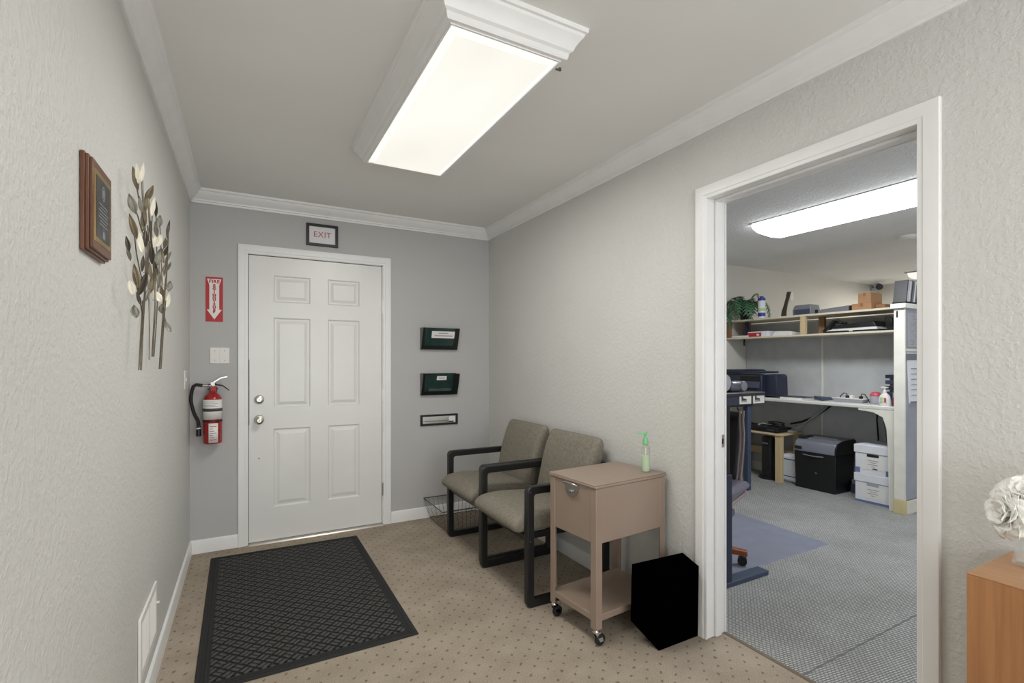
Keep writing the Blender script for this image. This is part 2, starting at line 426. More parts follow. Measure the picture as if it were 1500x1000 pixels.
# crown moulding profile (distance from wall, height)
CROWN = [(0, 2.351), (.010, 2.351), (.012, 2.363), (.018, 2.366), (.020, 2.375), (.030, 2.385), (.044, 2.400), (.053, 2.413), (.056, 2.422), (.066, 2.426), (.068, 2.440), (0, 2.440)]
stru(B().prism([(XL+d, z) for d, z in CROWN], 1, -1.6, YB).build('trim_2', 'white', smooth=25))
stru(B().prism([(XR-d, z) for d, z in CROWN], 1, -1.6, YB).build('trim_3', 'white', smooth=25))
stru(B().prism([(YB-d, z) for d, z in CROWN], 0, XL, XR).build('trim_4', 'white', smooth=25))
BASE = [(0, 0), (.013, 0), (.013, .072), (.010, .084), (.004, .090), (0, .090)]
stru(B().prism([(XL+d, z) for d, z in BASE], 1, -1.6, YB).build('baseboard_left', 'white', smooth=30))
stru(B().prism([(YB-d, z) for d, z in BASE], 0, XL, -.052).prism([(YB-d, z) for d, z in BASE], 0, 1.013, XR).build('baseboard_back', 'white', smooth=30))
stru(B().prism([(XR-d, z) for d, z in BASE], 1, 1.626, YB-.013).prism([(XR-d, z) for d, z in BASE], 1, -1.6, .697).build('baseboard_right', 'white', smooth=30))

# casing profile across its width: (offset outward from the opening, projection)
CAS = [(0, 0), (0, .009), (.006, .011), (.014, .011), (.018, .014), (.048, .017), (.058, .016), (.060, .012), (.060, 0)]
def casing(o0, o1, oz, face, sign, axis):
    """mitred casing around an opening; axis 0 = opening runs along X on a wall facing -Y at y=face, 1 = along Y on a wall facing -X at x=face"""
    b = B(); rings = []
    for st in range(4):
        R = []
        for d, p in CAS:
            u = (o0-d) if st < 2 else (o1+d); z = 0 if st in (0, 3) else oz+d
            R.append((u, face-p*1.0, z) if axis == 0 else (face-p*sign, u, z))
        rings.append(R)
    return b.loft(rings)

# ---- entrance door
d1 = thing('door_1', 'white six-panel entrance door', 'door', (0.48, YB, 0)); del d1['category']; stru(d1)
lf = B(); lx0, lx1, lz0, lz1 = .016, .942, .014, 2.036
px = [(.172, .418), (.540, .772)]; pz = [(1.712, 1.905), (.955, 1.602), (.245, .805)]
xs = [lx0, px[0][0], px[0][1], px[1][0], px[1][1], lx1]; zs = [lz0, pz[2][0], pz[2][1], pz[1][0], pz[1][1], pz[0][0], pz[0][1], lz1]
yF = YB+.004
for i in range(5):
    for j in range(7):
        a, b_, c, d = xs[i], xs[i+1], zs[j], zs[j+1]
        if i in (1, 3) and j in (1, 3, 5):
            lv = [(0, 0), (.010, .009), (.020, .009), (.042, .002), (.050, .002)]
            qs = [[(a+o, yF+dp, c+o), (b_-o, yF+dp, c+o), (b_-o, yF+dp, d-o), (a+o, yF+dp, d-o)] for o, dp in lv]
            V = [[lf.bm.verts.new(p) for p in q] for q in qs]
            for u in range(len(V)-1):
                for t in range(4): lf.bm.faces.new([V[u][t], V[u][(t+1)%4], V[u+1][(t+1)%4], V[u+1][t]])
            lf.bm.faces.new(V[-1])
        else:
            lf.bm.faces.new([lf.bm.verts.new(p) for p in ((a,yF,c),(b_,yF,c),(b_,yF,d),(a,yF,d))])
bmesh.ops.remove_doubles(lf.bm, verts=lf.bm.verts[:], dist=1e-5)
be = [e for e in lf.bm.edges if e.is_boundary]
r = bmesh.ops.extrude_edge_only(lf.bm, edges=be); nv = [g for g in r['geom'] if isinstance(g, bmesh.types.BMVert)]
for v_ in nv: v_.co.y = YB+.044
lf.bm.faces.new([lf.bm.verts.new(p) for p in ((lx0,YB+.044,lz0),(lx0,YB+.044,lz1),(lx1,YB+.044,lz1),(lx1,YB+.044,lz0))])
bmesh.ops.remove_doubles(lf.bm, verts=lf.bm.verts[:], dist=1e-5)
stru(lf.build('door_leaf', 'door', d1, world=True))
stru(casing(-.006+.014, .952, 2.046, YB, 1, 0).build('door_casing', 'white', d1, world=True, smooth=25))
stru(B().box(.004, .012, YB+.0, YB+.09, 0, 2.046).box(.946, .954, YB, YB+.09, 0, 2.046).box(.004, .954, YB, YB+.09, 2.042, 2.05).build('door_jamb', 'white', d1, world=True))
stru(B().box(.008, .952, YB+.06, YB+.1, 0, 2.05).build('door_stop', 'dark', d1, world=True))
stru(B().prism([(YB-.035, 0), (YB-.028, .008), (YB+.005, .012), (YB+.05, .012), (YB+.05, 0)], 0, .012, .946).build('threshold', 'steel', d1, world=True))
for nm, z, kn in (('deadbolt', 1.018, 0), ('door_knob', .876, 1)):
    b = B()
    if kn: b.lathe([(.032, 0), (.032, -.006), (.028, -.011), (.012, -.014), (.011, -.034), (.020, -.042), (.027, -.052), (.028, -.060), (.024, -.068), (.014, -.072), (.0135, -.069), (.004, -.069)], (.080, yF, z), 1)
    else: b.lathe([(.032, 0), (.031, -.008), (.026, -.018), (.016, -.021), (.0155, -.018), (.013, -.018), (.0125, -.024), (.003, -.024)], (.080, yF, z), 1)
    kb = stru(b.build(nm, 'steel', d1, world=True, smooth=30))
    stru(B().box(.0785, .0815, yF-(.0705 if kn else .0255), yF-(.069 if kn else .024), z-.008, z+.008).build('key_slot', 'dark', d1, world=True))
stru(B().box(.0162, .0192, yF-.0006, yF, .84, 1.30).build('worn_edge', plain('worn_brown_edge', (150, 128, 106), .8, var=.4, vscale=40), d1, world=True))
for z in (1.72, 1.02, .28):
    stru(B().lathe([(.007, z-.05), (.007, z+.05)], (.947, YB-.006, 0), 2, 12).box(.940, .954, YB-.003, YB+.004, z-.048, z+.048).build('hinge', 'steel' if z < .5 else 'white', d1, world=True, smooth=30))
stru(B().lathe([(.004, 0), (.003, -.001)], (.079, yF, .60), 1, 12).build('screw_hole', 'dark', d1, world=True))

# ---- office doorway
d2 = thing('door_2', 'open cased doorway to the back office', 'doorway', (XR, 1.16, 0)); del d2['category']; stru(d2)
stru(casing(DY0, DY1, DZ, XR, 1, 1).build('door_casing', 'white', d2, world=True, smooth=25))
stru(casing(DY0, DY1, DZ, XR2, -1, 1).build('door_casing', 'white', d2, world=True, smooth=25))
jb = B().box(XR, XR2, DY1+.004, DY1+.018, 0, DZ+.018).box(XR, XR2, DY0-.018, DY0-.004, 0, DZ+.018).box(XR, XR2, DY0-.018, DY1+.018, DZ+.004, DZ+.018)
stru(jb.build('door_jamb', 'white', d2, world=True))
stru(B().box(1.928, 1.968, DY1-.008, DY1+.004, 0, DZ+.004).box(1.928, 1.968, DY0-.004, DY0+.008, 0, DZ+.004).box(1.928, 1.968, DY0, DY1, DZ-.008, DZ+.004).build('door_stop', 'white', d2, world=True, bevel=.003))
sp = stru(B().box(1.970, 1.996, DY1+.0015, DY1+.0045, .88, .94).build('strike_plate', 'steel', d2, world=True))
stru(B().box(1.977, 1.989, DY1+.001, DY1+.0025, .897, .922).build('strike_hole', 'dark', d2, world=True))

# ------------------------------------------------------------------ lobby: on the end wall
t = thing('exit_sign', 'framed white paper sign with red EXIT above the door', 'sign', (.4995, YB, 2.147))
b = B(); fx0, fx1, fz0, fz1 = .388, .611, 2.145, 2.309
b.ring([(fx0,fz0),(fx1,fz0),(fx1,fz1),(fx0,fz1)], [(fx0+.02,fz0+.02),(fx1-.02,fz0+.02),(fx1-.02,fz1-.02),(fx0+.02,fz1-.02)], 1, YB-.016, YB-.001)
b.build('frame', 'black', t, world=True, bevel=.002)
B().box(fx0+.015, fx1-.015, YB-.007, YB-.003, fz0+.015, fz1-.015).build('paper', 'exitpaper', t, world=True)
text('lettering', [('EXIT', .058, (.0, -.0078, .083), .0002, 1.08, 1)], 'exitink', t, RX)

t = thing('fire_extinguisher_sign', 'red sign with white FIRE EXTINGUISHER down arrow', 'sign', (-.191, YB, 1.56))
B().box(-.242, -.141, YB-.003, YB-.0005, 1.558, 1.861).build('sign_panel', 'rednote', t, world=True)
pl = [(-.233, 1.848), (-.150, 1.848), (-.163, 1.805), (-.163, 1.640), (-.148, 1.640), (-.1915, 1.573), (-.235, 1.640), (-.220, 1.640), (-.220, 1.805)]
B().prism(pl, 1, YB-.0042, YB-.003).build('arrow', 'signwhite', t, world=True)
text('lettering', [('FIRE', .030, (-.0005, -.0046, .270), .0012, 1.1, 1.05)]+[(ch, .0200, (-.0005, -.0046, .2435-i*.0163), .0012, 1, 1.35) for i, ch in enumerate('EXTINGUISHER')], 'rednote', t, RX)

t = thing('blank_switch_plate', 'white double wall plate above the fire extinguisher', 'wall plate', (-.159, YB, 1.272))
B().box(-.217, -.102, YB-.007, YB-.0005, 1.272, 1.383).build('plate', 'signwhite', t, world=True, bevel=.003)
for x in (-.188, -.131):
    for z in (1.296, 1.359): B().lathe([(.0035, 0), (.003, -.0015)], (x, YB-.007, z), 1, 10).build('screw', 'lgrey', t, world=True)
B().box(-.1600, -.1590, YB-.0074, YB-.007, 1.276, 1.379).build('seam', 'lgrey', t, world=True)

# fire extinguisher
ec = Vector((-.197, YB-.075, 0))
t = thing('fire_extinguisher', 'red fire extinguisher with black hose hanging beside the door', 'fire extinguisher', (ec.x, YB, .74))
prof = [(.030, .742), (.050, .744), (.055, .752), (.055, 1.020), (.053, 1.040), (.044, 1.060), (.028, 1.074), (.020, 1.082), (.020, 1.092)]
B().lathe(prof, (ec.x, ec.y, 0)).build('cylinder', 'red', t, world=True, smooth=50)
lb = B()
def wrap(b, r, a0, a1, z0, z1, n=14, th=.0006):
    rows = []
    for i in range(n+1):
        a = a0+(a1-a0)*i/n; rows.append([(ec.x+r*math.cos(a), ec.y+r*math.sin(a), z) for z in (z0, z1)])
    return b.grid(rows)
A0, A1 = -PI*.97, -PI*.03
wrap(lb, .0556, A0, A1, .905, 1.035).build('label', 'signwhite', t, world=True, smooth=60, solid=.0008)
lb = wrap(B(), .0562, A0, A1, .958, .978)
lb.build('label_band', 'ink', t, world=True, smooth=60, solid=.0008)
lb = wrap(B(), .0556, -PI*.62, -PI*.30, .752, .880)
lb.build('inspection_tag', 'signwhite', t, world=True, smooth=60, solid=.0008)
for i in range(7): wrap(B(), .0561, -PI*.58, -PI*(.36+.06*(i%3)), .770+i*.0145, .774+i*.0145).build('printed_line', 'greyink' if i % 2 else 'rednote', t, world=True, solid=.0006)
for i in range(4): wrap(B(), .0561, -PI*.80, -PI*(.30+.1*(i%2)), .988+i*.0105, .991+i*.0105).build('printed_line', 'greyink', t, world=True, solid=.0006)
wrap(B(), .0568, -PI*1.0, 0, .888, .898).build('strap', 'black', t, world=True, solid=.0015)
vb = B().lathe([(.018, 1.088), (.020, 1.095), (.020, 1.118), (.014, 1.124), (.014, 1.132)], (ec.x, ec.y, 0), 2, 16).box(ec.x-.010, ec.x+.012, ec.y-.011, ec.y+.011, 1.118, 1.150).tube([(ec.x-.06, ec.y, 1.127), (ec.x, ec.y, 1.127)], .008, 10)
vb.build('valve', 'steel', t, world=True, smooth=40)
B().prism([(ec.x-.028, 1.136), (ec.x+.012, 1.142), (ec.x+.060, 1.128), (ec.x+.098, 1.094), (ec.x+.094, 1.090), (ec.x+.058, 1.120), (ec.x+.012, 1.131), (ec.x-.028, 1.128)], 1, ec.y-.010, ec.y+.010).build('carry_handle', 'black', t, world=True, bevel=.002)
B().prism([(ec.x-.014, 1.142), (ec.x+.010, 1.158), (ec.x+.046, 1.182), (ec.x+.086, 1.188), (ec.x+.087, 1.182), (ec.x+.050, 1.173), (ec.x+.016, 1.150), (ec.x-.010, 1.136)], 1, ec.y-.009, ec.y+.009).build('squeeze_lever', 'chrome', t, world=True, bevel=.001)
B().lathe([(.016, 0), (.016, -.010), (.013, -.012)], (ec.x+.006, ec.y-.019, 1.105), 1, 16).build('pressure_gauge', 'rednote', t, world=True, smooth=30)
hp = []
for i in range(15):
    s_ = i/14
    P = [Vector((ec.x-.058, ec.y, 1.128)), Vector((ec.x-.105, ec.y-.005, 1.128)), Vector((ec.x-.122, ec.y-.006, 1.04)), Vector((ec.x-.105, ec.y-.004, .95)), Vector((ec.x-.082, ec.y-.004, .895)), Vector((ec.x-.079, ec.y-.004, .852))]
    f = s_*(len(P)-1); q = min(int(f), len(P)-2); u = f-q
    p0, p1, p2, p3 = P[max(q-1, 0)], P[q], P[q+1], P[min(q+2, len(P)-1)]
    hp.append(.5*((2*p1)+(-p0+p2)*u+(2*p0-5*p1+4*p2-p3)*u*u+(-p0+3*p1-3*p2+p3)*u**3))
B().tube(hp, .0105, 10).build('hose', 'rubber', t, world=True, smooth=50)
B().lathe([(.010, .868), (.012, .862), (.013, .850), (.015, .798), (.012, .795)], (ec.x-.079, ec.y-.004, 0), 2, 14).build('nozzle', 'black', t, world=True, smooth=40)
B().box(ec.x-.092, ec.x-.066, ec.y-.018, ec.y+.010, .842, .853).build('nozzle_ring', 'chrome', t, world=True, bevel=.003)
B().box(ec.x-.022, ec.x+.022, YB-.018, YB-.001, .86, 1.115).box(ec.x-.028, ec.x+.028, YB-.075, YB-.015, 1.098, 1.108).build('wall_bracket', 'black', t, world=True, bevel=.002)

# wall pockets
def pocket(z0, label, lx0, lx1, lz0, lz1, lines, notch):
    t = thing('wall_file_pocket', label, 'file holder', (1.412, YB, z0), 0, 'smoked file pockets on the end wall')
    h = .172; x0, x1 = 1.255, 1.570; yb0, yt0 = YB-.030, YB-.090
    # front panel, slanted
    def fy(z): return yb0+(yt0-yb0)*(z-z0)/h
    b = B().hexa([(x0, yb0, z0), (x1, yb0, z0), (x1, yb0+.004, z0), (x0, yb0+.004, z0)], [(x0, yt0, z0+h), (x1, yt0, z0+h), (x1, yt0+.004, z0+h), (x0, yt0+.004, z0+h)])
    b.build('front_panel', 'smoke', t, world=True)
    for xa, xb in ((x0, x0+.004), (x1-.004, x1)):
        B().prism([(yb0, z0), (YB-.001, z0), (YB-.001, z0+h), (yt0, z0+h)], 0, xa, xb).build('side_panel', 'smoke_side' if xa == x0 else 'smoke_edge', t, world=True)
    B().box(x0, x1, YB-.004, YB-.001, z0, z0+h+.004).build('back_panel', 'smoke_edge', t, world=True)
    B().box(x0, x1, yb0-.001, YB-.001, z0-.004, z0+.003).build('bottom_panel', 'smoke_edge', t, world=True)
    # dark moulded rim strips on the front
    def strip(xa, xb, za, zb, m, nm, off=.0015):
        return B().hexa([(xa, fy(za)-off, za), (xb, fy(za)-off, za), (xb, fy(za), za), (xa, fy(za), za)], [(xa, fy(zb)-off, zb), (xb, fy(zb)-off, zb), (xb, fy(zb), zb), (xa, fy(zb), zb)]).build(nm, m, t, world=True)
    strip(x1-.055 if notch else x1-.045, x1, z0, z0+h, 'smoke_edge', 'rim')
    strip(x0, x0+.018, z0, z0+h, 'smoke_edge', 'rim'); strip(x0+.018, x1-.045, z0, z0+.028, 'smoke_edge', 'rim')
    if notch:
        strip(x0+.03, x0+.075, z0+h-.010, z0+h, 'smoke_edge', 'rim', .004)
        B().box(x0+.055, x1-.065, yb0-.018, yb0-.0165+.004, z0+.03, z0+.105).build('folder', 'smoke', t, world=True)
    strip(lx0, lx1, lz0, lz1, 'paper', 'label_card', .003)
    for (u0, u1, v_) in lines:
        strip(lx0+(lx1-lx0)*u0, lx0+(lx1-lx0)*u1, lz0+(lz1-lz0)*v_-.0035, lz0+(lz1-lz0)*v_+.0035, 'greyink', 'printed_line', .0036)
    return t
pocket(1.390, 'upper smoked wall file pocket with a wide white label', 1.330, 1.528, 1.480, 1.535, [(.28, .72, .7), (.12, .92, .34)], False)
pocket(1.014, 'lower smoked wall file pocket with a small white label', 1.372, 1.455, 1.135, 1.168, [(.18, .82, .5)], True)
t = thing('mail_slot', 'black framed silver mail slot below the wall file pockets', 'mail slot', (1.418, YB, .757))
b = B().ring([(1.255,.757),(1.583,.757),(1.583,.847),(1.255,.847)], [(1.274,.772),(1.566,.772),(1.566,.832),(1.274,.832)], 1, YB-.014, YB-.001)
b.build('frame', 'black', t, world=True, bevel=.002)
B().hexa([(1.276,YB-.008,.774),(1.500,YB-.008,.774),(1.500,YB-.004,.774),(1.276,YB-.004,.774)], [(1.276,YB-.003,.830),(1.500,YB-.003,.830),(1.500,YB-.001,.830),(1.276,YB-.001,.830)]).build('flap', 'chrome', t, world=True)
B().box(1.276, 1.500, YB-.013, YB-.006, .790, .797).build('flap_lip', 'chrome', t, world=True, bevel=.002)
B().box(1.504, 1.560, YB-.006, YB-.002, .776, .828).build('paper_scrap', 'paper', t, world=True)
B().box(1.504, 1.545, YB-.0075, YB-.006, .776, .788).build('latch', 'ink', t, world=True)

# ------------------------------------------------------------------ lobby: on the left wall
t = thing('award_plaque', 'stepped walnut award plaque with dark plate on left wall', 'plaque', (XL, 1.525, 1.545))
for i, (x1, ins, nm) in enumerate(((XL+.0095, .0, 'backing_board'), (XL+.0165, .004, 'middle_board'), (XL+.0225, .009, 'front_board'))):
    B().box([XL+.001, XL+.0095, XL+.0165][i], x1, 1.438+ins, 1.628-ins*.6, 1.540+ins, 1.765-ins).build(nm, 'walnut', t, world=True, bevel=.0015)
B().box(XL+.0225, XL+.0235, 1.463, 1.607, 1.568, 1.737).build('gold_border', 'brass', t, world=True)
B().box(XL+.0235, XL+.0243, 1.473, 1.597, 1.580, 1.725).build('engraved_plate', 'plaqueplate', t, world=True)
ring = [(1.535+.014*math.cos(2*PI*i/20), 1.695+.019*math.sin(2*PI*i/20)) for i in range(20)]
ring2 = [(1.535+.011*math.cos(2*PI*i/20), 1.695+.015*math.sin(2*PI*i/20)) for i in range(20)]
B().ring(ring, ring2, 0, XL+.0243, XL+.0247).box(XL+.0243, XL+.0247, 1.528, 1.542, 1.685, 1.705).build('seal', 'silver', t, world=True)
for i, (a, b_) in enumerate(((.020,.10),(.032,.09),(.016,.108),(.024,.10),(.016,.106),(.03,.095),(.024,.1))):
    B().box(XL+.0243, XL+.0246, 1.473+a, 1.473+b_, 1.663-i*.008, 1.666-i*.008).build('engraved_line', 'silver', t, world=True)
B().prism([(1.525, 1.585), (1.550, 1.585), (1.546, 1.600), (1.540, 1.604), (1.537, 1.615), (1.533, 1.604), (1.528, 1.600)], 0, XL+.0243, XL+.0246).build('emblem', 'silver', t, world=True)

# metal branch wall sculpture; image points are rays, all set a few centimetres off the left wall
f_, th_ = 718.2, math.radians(28.454)
def onx(u, v, X):
    a = (u-750)/f_; dx_ = a*math.cos(th_)+math.sin(th_); dy_ = -a*math.sin(th_)+math.cos(th_); tt = X/dx_
    return Vector((X, tt*dy_, 1.2854+tt*(529.67-v)/f_))
t = thing('leaf_wall_sculpture', 'metal leafy branch sculpture in bronze and cream on left wall', 'wall art', (XL, 2.25, 1.25))
stems = [
 [(206.4,542),(208,500),(209.8,466),(212,430),(213.5,398),(214,370),(213,345),(211,315),(209,285),(208,262)],
 [(209.8,466),(205,440),(199.5,416),(196,400)], [(212,425),(205,397),(200,372),(197.5,350),(196,338)],
 [(213.5,350),(207,336),(202,317),(198,306)], [(212,330),(205,300),(201,278),(199,262)],
 [(223,522),(225.5,480),(227.8,440),(226,405),(224,372),(220,340),(218.5,312),(217.5,290)],
 [(226,405),(230,378),(229,345),(228.6,312)], [(224,372),(222,335),(223.5,304)],
 [(233.6,540),(236.5,495),(239.4,456),(241.5,425),(243.5,406),(245,378),(246,350),(246.3,330)],
 [(239.4,456),(237.5,415),(236,372),(235,345),(233.8,325)], [(241.5,425),(246,420)], [(239.4,460),(244,473)], [(236,372),(241,360),(242,352)],
 [(203.2,542),(205.5,500),(207.5,466),(209,440)], [(225.5,522),(228.5,480),(230.5,445),(231,420)], [(236,540),(238.5,500),(241,460),(243,440)],
 [(215,400),(219,360),(216,330)], [(230,430),(233,395),(234,372)],
 [(218.5,527),(219,480),(218,440),(216,400),(215,362)],
]
SX = -.296
for i, st in enumerate(stems):
    P = [onx(u, v, SX+.012*math.sin(i*1.7)) for u, v in st]
    B().tube(P, .0029 if len(st) > 5 else .0018, 7).build('stem', 'stemmetal', t, world=True, smooth=50)
leaves = [(198.2,262,31,7.5,-10,'d'),(201.5,254,27,6,-4,'c'),(208,253,26,5.5,6,'c'),(218.8,284.5,26,8.5,20,'d'),(194,299,26,11,-15,'g'),
 (223.7,303,27,6,8,'c'),(228.7,306,22,4.5,0,'b'),(233.6,324,16,8,4,'g'),(210.5,321,33,7.5,4,'d'),(195.7,332,33,8.5,-14,'d'),(204.8,354,31,8,-8,'c'),
 (227.9,353,21,11,18,'c'),(187.4,357,20,6,-10,'b'),(246,335.5,24,4,8,'b'),(242,356,14,5,6,'d'),(213,349,24,7,0,'b'),(220.4,334,20,4.5,0,'b'),
 (223,373,25,7,0,'b'),(231,378,24,9,10,'g'),(246,377,18,4,24,'g'),(247,391,15,4,24,'g'),(237,373,22,5,-8,'d'),(199.8,405,33,9,-8,'d'),
 (192.4,421,21,9,-12,'c'),(197.3,456,17,10.5,-8,'g'),(209.7,416,31,10,14,'b'),(224.6,411,33,8,10,'d'),(230.3,433.7,18,10,-28,'c'),(237,408,26,5,0,'c'),
 (248,419,14,8,8,'g'),(246,440,21,6,8,'c'),(237.8,452,13,9,0,'g'),(245.2,477.5,17,6.5,-26,'g'),(233.5,410,22,5,4,'g'),(241,395,20,5,10,'d'),(219,395,22,6,-6,'d'),(189,372,18,5,-12,'g'),(206,300,22,6,-8,'g'),(213,300,24,6,6,'d'),(229,336,20,6,-6,'g'),(217,366,24,6,8,'g'),(209,386,22,5,4,'b'),(228,395,22,6,-4,'b'),(234,352,18,6,10,'c'),(243,368,16,5,18,'b'),(216,431,20,6,14,'g'),(203,437,18,5,-14,'b'),(238,430,22,6,-8,'d')]
MC = {'d': 'bronze', 'g': 'greyleaf', 'c': 'cream', 'b': 'darkleaf'}
for i, (u, v, ln_, wd, tilt, c) in enumerate(leaves):
    p = onx(u, v, SX+.006*((i*7)%5)/2); dep = p.x*math.sin(th_)+p.y*math.cos(th_); s_ = dep/f_
    a = math.radians(tilt); L, W = ln_*s_*.56, wd*s_*.50
    view = Vector((-p.x, -p.y, 0)).normalized(); right = Vector((view.y, -view.x, 0))*-1
    if right.x < 0: right = -right
    up = Vector((0,0,1))*math.cos(a)+right*math.sin(a); sd = right*math.cos(a)-Vector((0,0,1))*math.sin(a)
    ya = math.radians(18*math.sin(i*2.3)); sd = sd*math.cos(ya)+view*math.sin(ya); W = W/max(.8, math.cos(ya)); nrm = sd.cross(up).normalized()
    rows = []
    for q in range(10):
        s0 = -1+2*q/9; ww = W*max(.02, (1-abs(s0)**1.8)**.9)*(1.0-.18*s0)
        rows.append([p+up*(L*s0)+sd*(ww*g)+nrm*(.25*W*(g*g)+.18*L*s0*s0*.4) for g in (-1, -.5, 0, .5, 1)])
    B().grid(rows).build('leaf', MC[c], t, world=True, smooth=70, solid=.0012)
for (u, v) in ((239, 440), (227, 400)):
    q = onx(u, v, SX); B().tube([q, (XL+.001, q.y, q.z)], .0012, 6).build('wall_peg', 'darkleaf', t, world=True)

t = thing('light_switch', 'white light switch near the corner of left wall', 'light switch', (XL, 3.56, 1.12))
B().box(XL+.0005, XL+.007, 3.525, 3.600, 1.118, 1.232).build('plate', 'signwhite', t, world=True, bevel=.003)
B().box(XL+.007, XL+.014, 3.557, 3.567, 1.168, 1.186).build('toggle', 'signwhite', t, world=True, bevel=.002)
t = thing('wall_register', 'white louvred air vent low on the left wall', 'air vent', (XL, 2.29, .165))
ya, yb, za, zb = 2.112, 2.468, .167, .388
B().ring([(ya,za),(yb,za),(yb,zb),(ya,zb)], [(ya+.028,za+.028),(yb-.028,za+.028),(yb-.028,zb-.028),(ya+.028,zb-.028)], 0, XL+.0005, XL+.010).build('frame', 'signwhite', t, world=True, bevel=.003)
B().box(XL+.0004, XL+.0015, ya+.02, yb-.02, za+.02, zb-.02).build('backing', 'signwhite', t, world=True)
nl = 16
for i in range(nl):
    z = za+.034+(zb-za-.068)*i/(nl-1)
    B().prism([(XL+.0016, z+.004), (XL+.0085, z-.004), (XL+.0095, z-.003), (XL+.0030, z+.006)], 1, ya+.028, yb-.028).build('louver', 'signwhite', t, world=True)
B().box(XL+.004, XL+.0095, 2.284, 2.296, za+.028, zb-.028).build('mullion', 'signwhite', t, world=True)
B().box(XL+.010, XL+.020, 2.448, 2.458, .30, .306).build('damper_lever', 'signwhite', t, world=True)

# ------------------------------------------------------------------ ceiling fixture of the lobby
t = thing('ceiling_light', 'boxed fluorescent ceiling light with white moulded frame', 'ceiling light', (.767, 2.046, ZC))
lx0, lx1, ly0, ly1, lz = .560, .976, 1.437, 2.652, 2.345
FP = [(.0, lz), (.014, lz), (.018, lz+.006), (.020, lz+.020), (.030, lz+.026), (.036, lz+.040), (.048, lz+.058), (.058, lz+.068), (.060, lz+.078), (.068, lz+.080), (.070, ZC), (.0, ZC)]
b = B(); n = len(FP); V = []
for d, z in FP: V.append([b.bm.verts.new(p) for p in ((lx0-d,ly0-d,z),(lx1+d,ly0-d,z),(lx1+d,ly1+d,z),(lx0-d,ly1+d,z))])
for i in range(n):
    A, D = V[i], V[(i+1)%n]
    for j in range(4): b.bm.faces.new([A[j], A[(j+1)%4], D[(j+1)%4], D[j]])
b.build('moulded_frame', 'white', t, world=True, smooth=25)
b = B(); q0, q1 = (lx0+.001, ly0+.001, lx1-.001, ly1-.001), (lx0+.035, ly0+.035, lx1-.035, ly1-.035)
def rc(q, z): return [(q[0],q[1],z),(q[2],q[1],z),(q[2],q[3],z),(q[0],q[3],z)]
V = [[b.bm.verts.new(p) for p in rc(q, z)] for q, z in ((q0, lz+.004), (q1, lz-.009), (q1, lz-.004), (q0, lz+.008))]
for i in range(3):
    for j in range(4): b.bm.faces.new([V[i][j], V[i][(j+1)%4], V[i+1][(j+1)%4], V[i+1][j]])
b.build('lens_rim', 'lens_rim', t, world=True)
B().box(q1[0]-.002, q1[2]+.002, q1[1]-.002, q1[3]+.004, lz-.012, lz-.009).build('lens', 'lens', t, world=True)
b = B().ring([(lx0,ly0),(lx1,ly0),(lx1,ly1),(lx0,ly1)], [(lx0+.006,ly0+.006),(lx1-.006,ly0+.006),(lx1-.006,ly1-.006),(lx0+.006,ly1-.006)], 2, lz-.004, lz+.003)
b.build('lens_retainer', 'white', t, world=True)
B().box(.984, 1.006, 1.480, 1.487, lz-.003, lz+.008).build('clip', 'wire', t, world=True)

# ------------------------------------------------------------------ lobby floor things
t = thing('door_mat', 'charcoal basket-weave door mat on the beige carpet', 'mat', (.26, 2.99, 0))
mc = [(-.183, 2.236), (.717, 2.240), (.718, 3.723), (-.205, 3.742)]
def inset(q, d):
    c = Vector((sum(p[0] for p in q)/4, sum(p[1] for p in q)/4)); return [(p[0]-math.copysign(d, p[0]-c.x), p[1]-math.copysign(d, p[1]-c.y)) for p in q]
def slab(q, z0, z1, d=0): return B().hexa([(p[0], p[1], z0) for p in q], [(p[0], p[1], z1) for p in inset(q, d)])
slab(mc, .001, .008, .004).build('border', 'mat_edge', t, world=True, bevel=.003)
slab(inset(mc, .05), .006, .0115, .004).build('pile', 'mat', t, world=True, bevel=.002)
for d in (.020, .034):
    b = B(); o_, i_ = inset(mc, d), inset(mc, d+.008); b.ring(o_, i_, 2, .007, .0105); b.build('rib', 'mat_edge', t, world=True, bevel=.001)

# wire basket
t = thing('wire_basket', 'low wire basket on floor behind the far waiting chair', 'basket', (1.52, 3.67, 0))
tx0, tx1, ty0, ty1, tz = 1.280, 1.780, 3.440, 3.880, .168
bx0, bx1, by0, by1 = 1.330, 1.740, 3.480, 3.874
B().tube([(tx0,ty0,tz),(tx1,ty0,tz),(tx1,ty1,tz),(tx0,ty1,tz)], .0045, 8, closed=True).build('rim', 'wire', t, world=True)
B().tube([(bx0,by0,.006),(bx1,by0,.006),(bx1,by1,.006),(bx0,by1,.006)], .0035, 6, closed=True).build('bottom_rail', 'wire', t, world=True)
b = B(); nx, ny = 13, 12
for i in range(nx+1):
    q = i/nx; xa, xb = bx0+(bx1-bx0)*q, tx0+(tx1-tx0)*q
    b.tube([(xb,ty0,tz),(xa,by0,.006),(xa,by1,.006),(xb,ty1,tz)], .0014, 5)
for i in range(ny+1):
    q = i/ny; xa, xb = by0+(by1-by0)*q, ty0+(ty1-ty0)*q
    b.tube([(tx0,xb,tz),(bx0,xa,.006),(bx1,xa,.006),(tx1,xb,tz)], .0014, 5)
b.build('wire_mesh', 'wire', t, world=True)

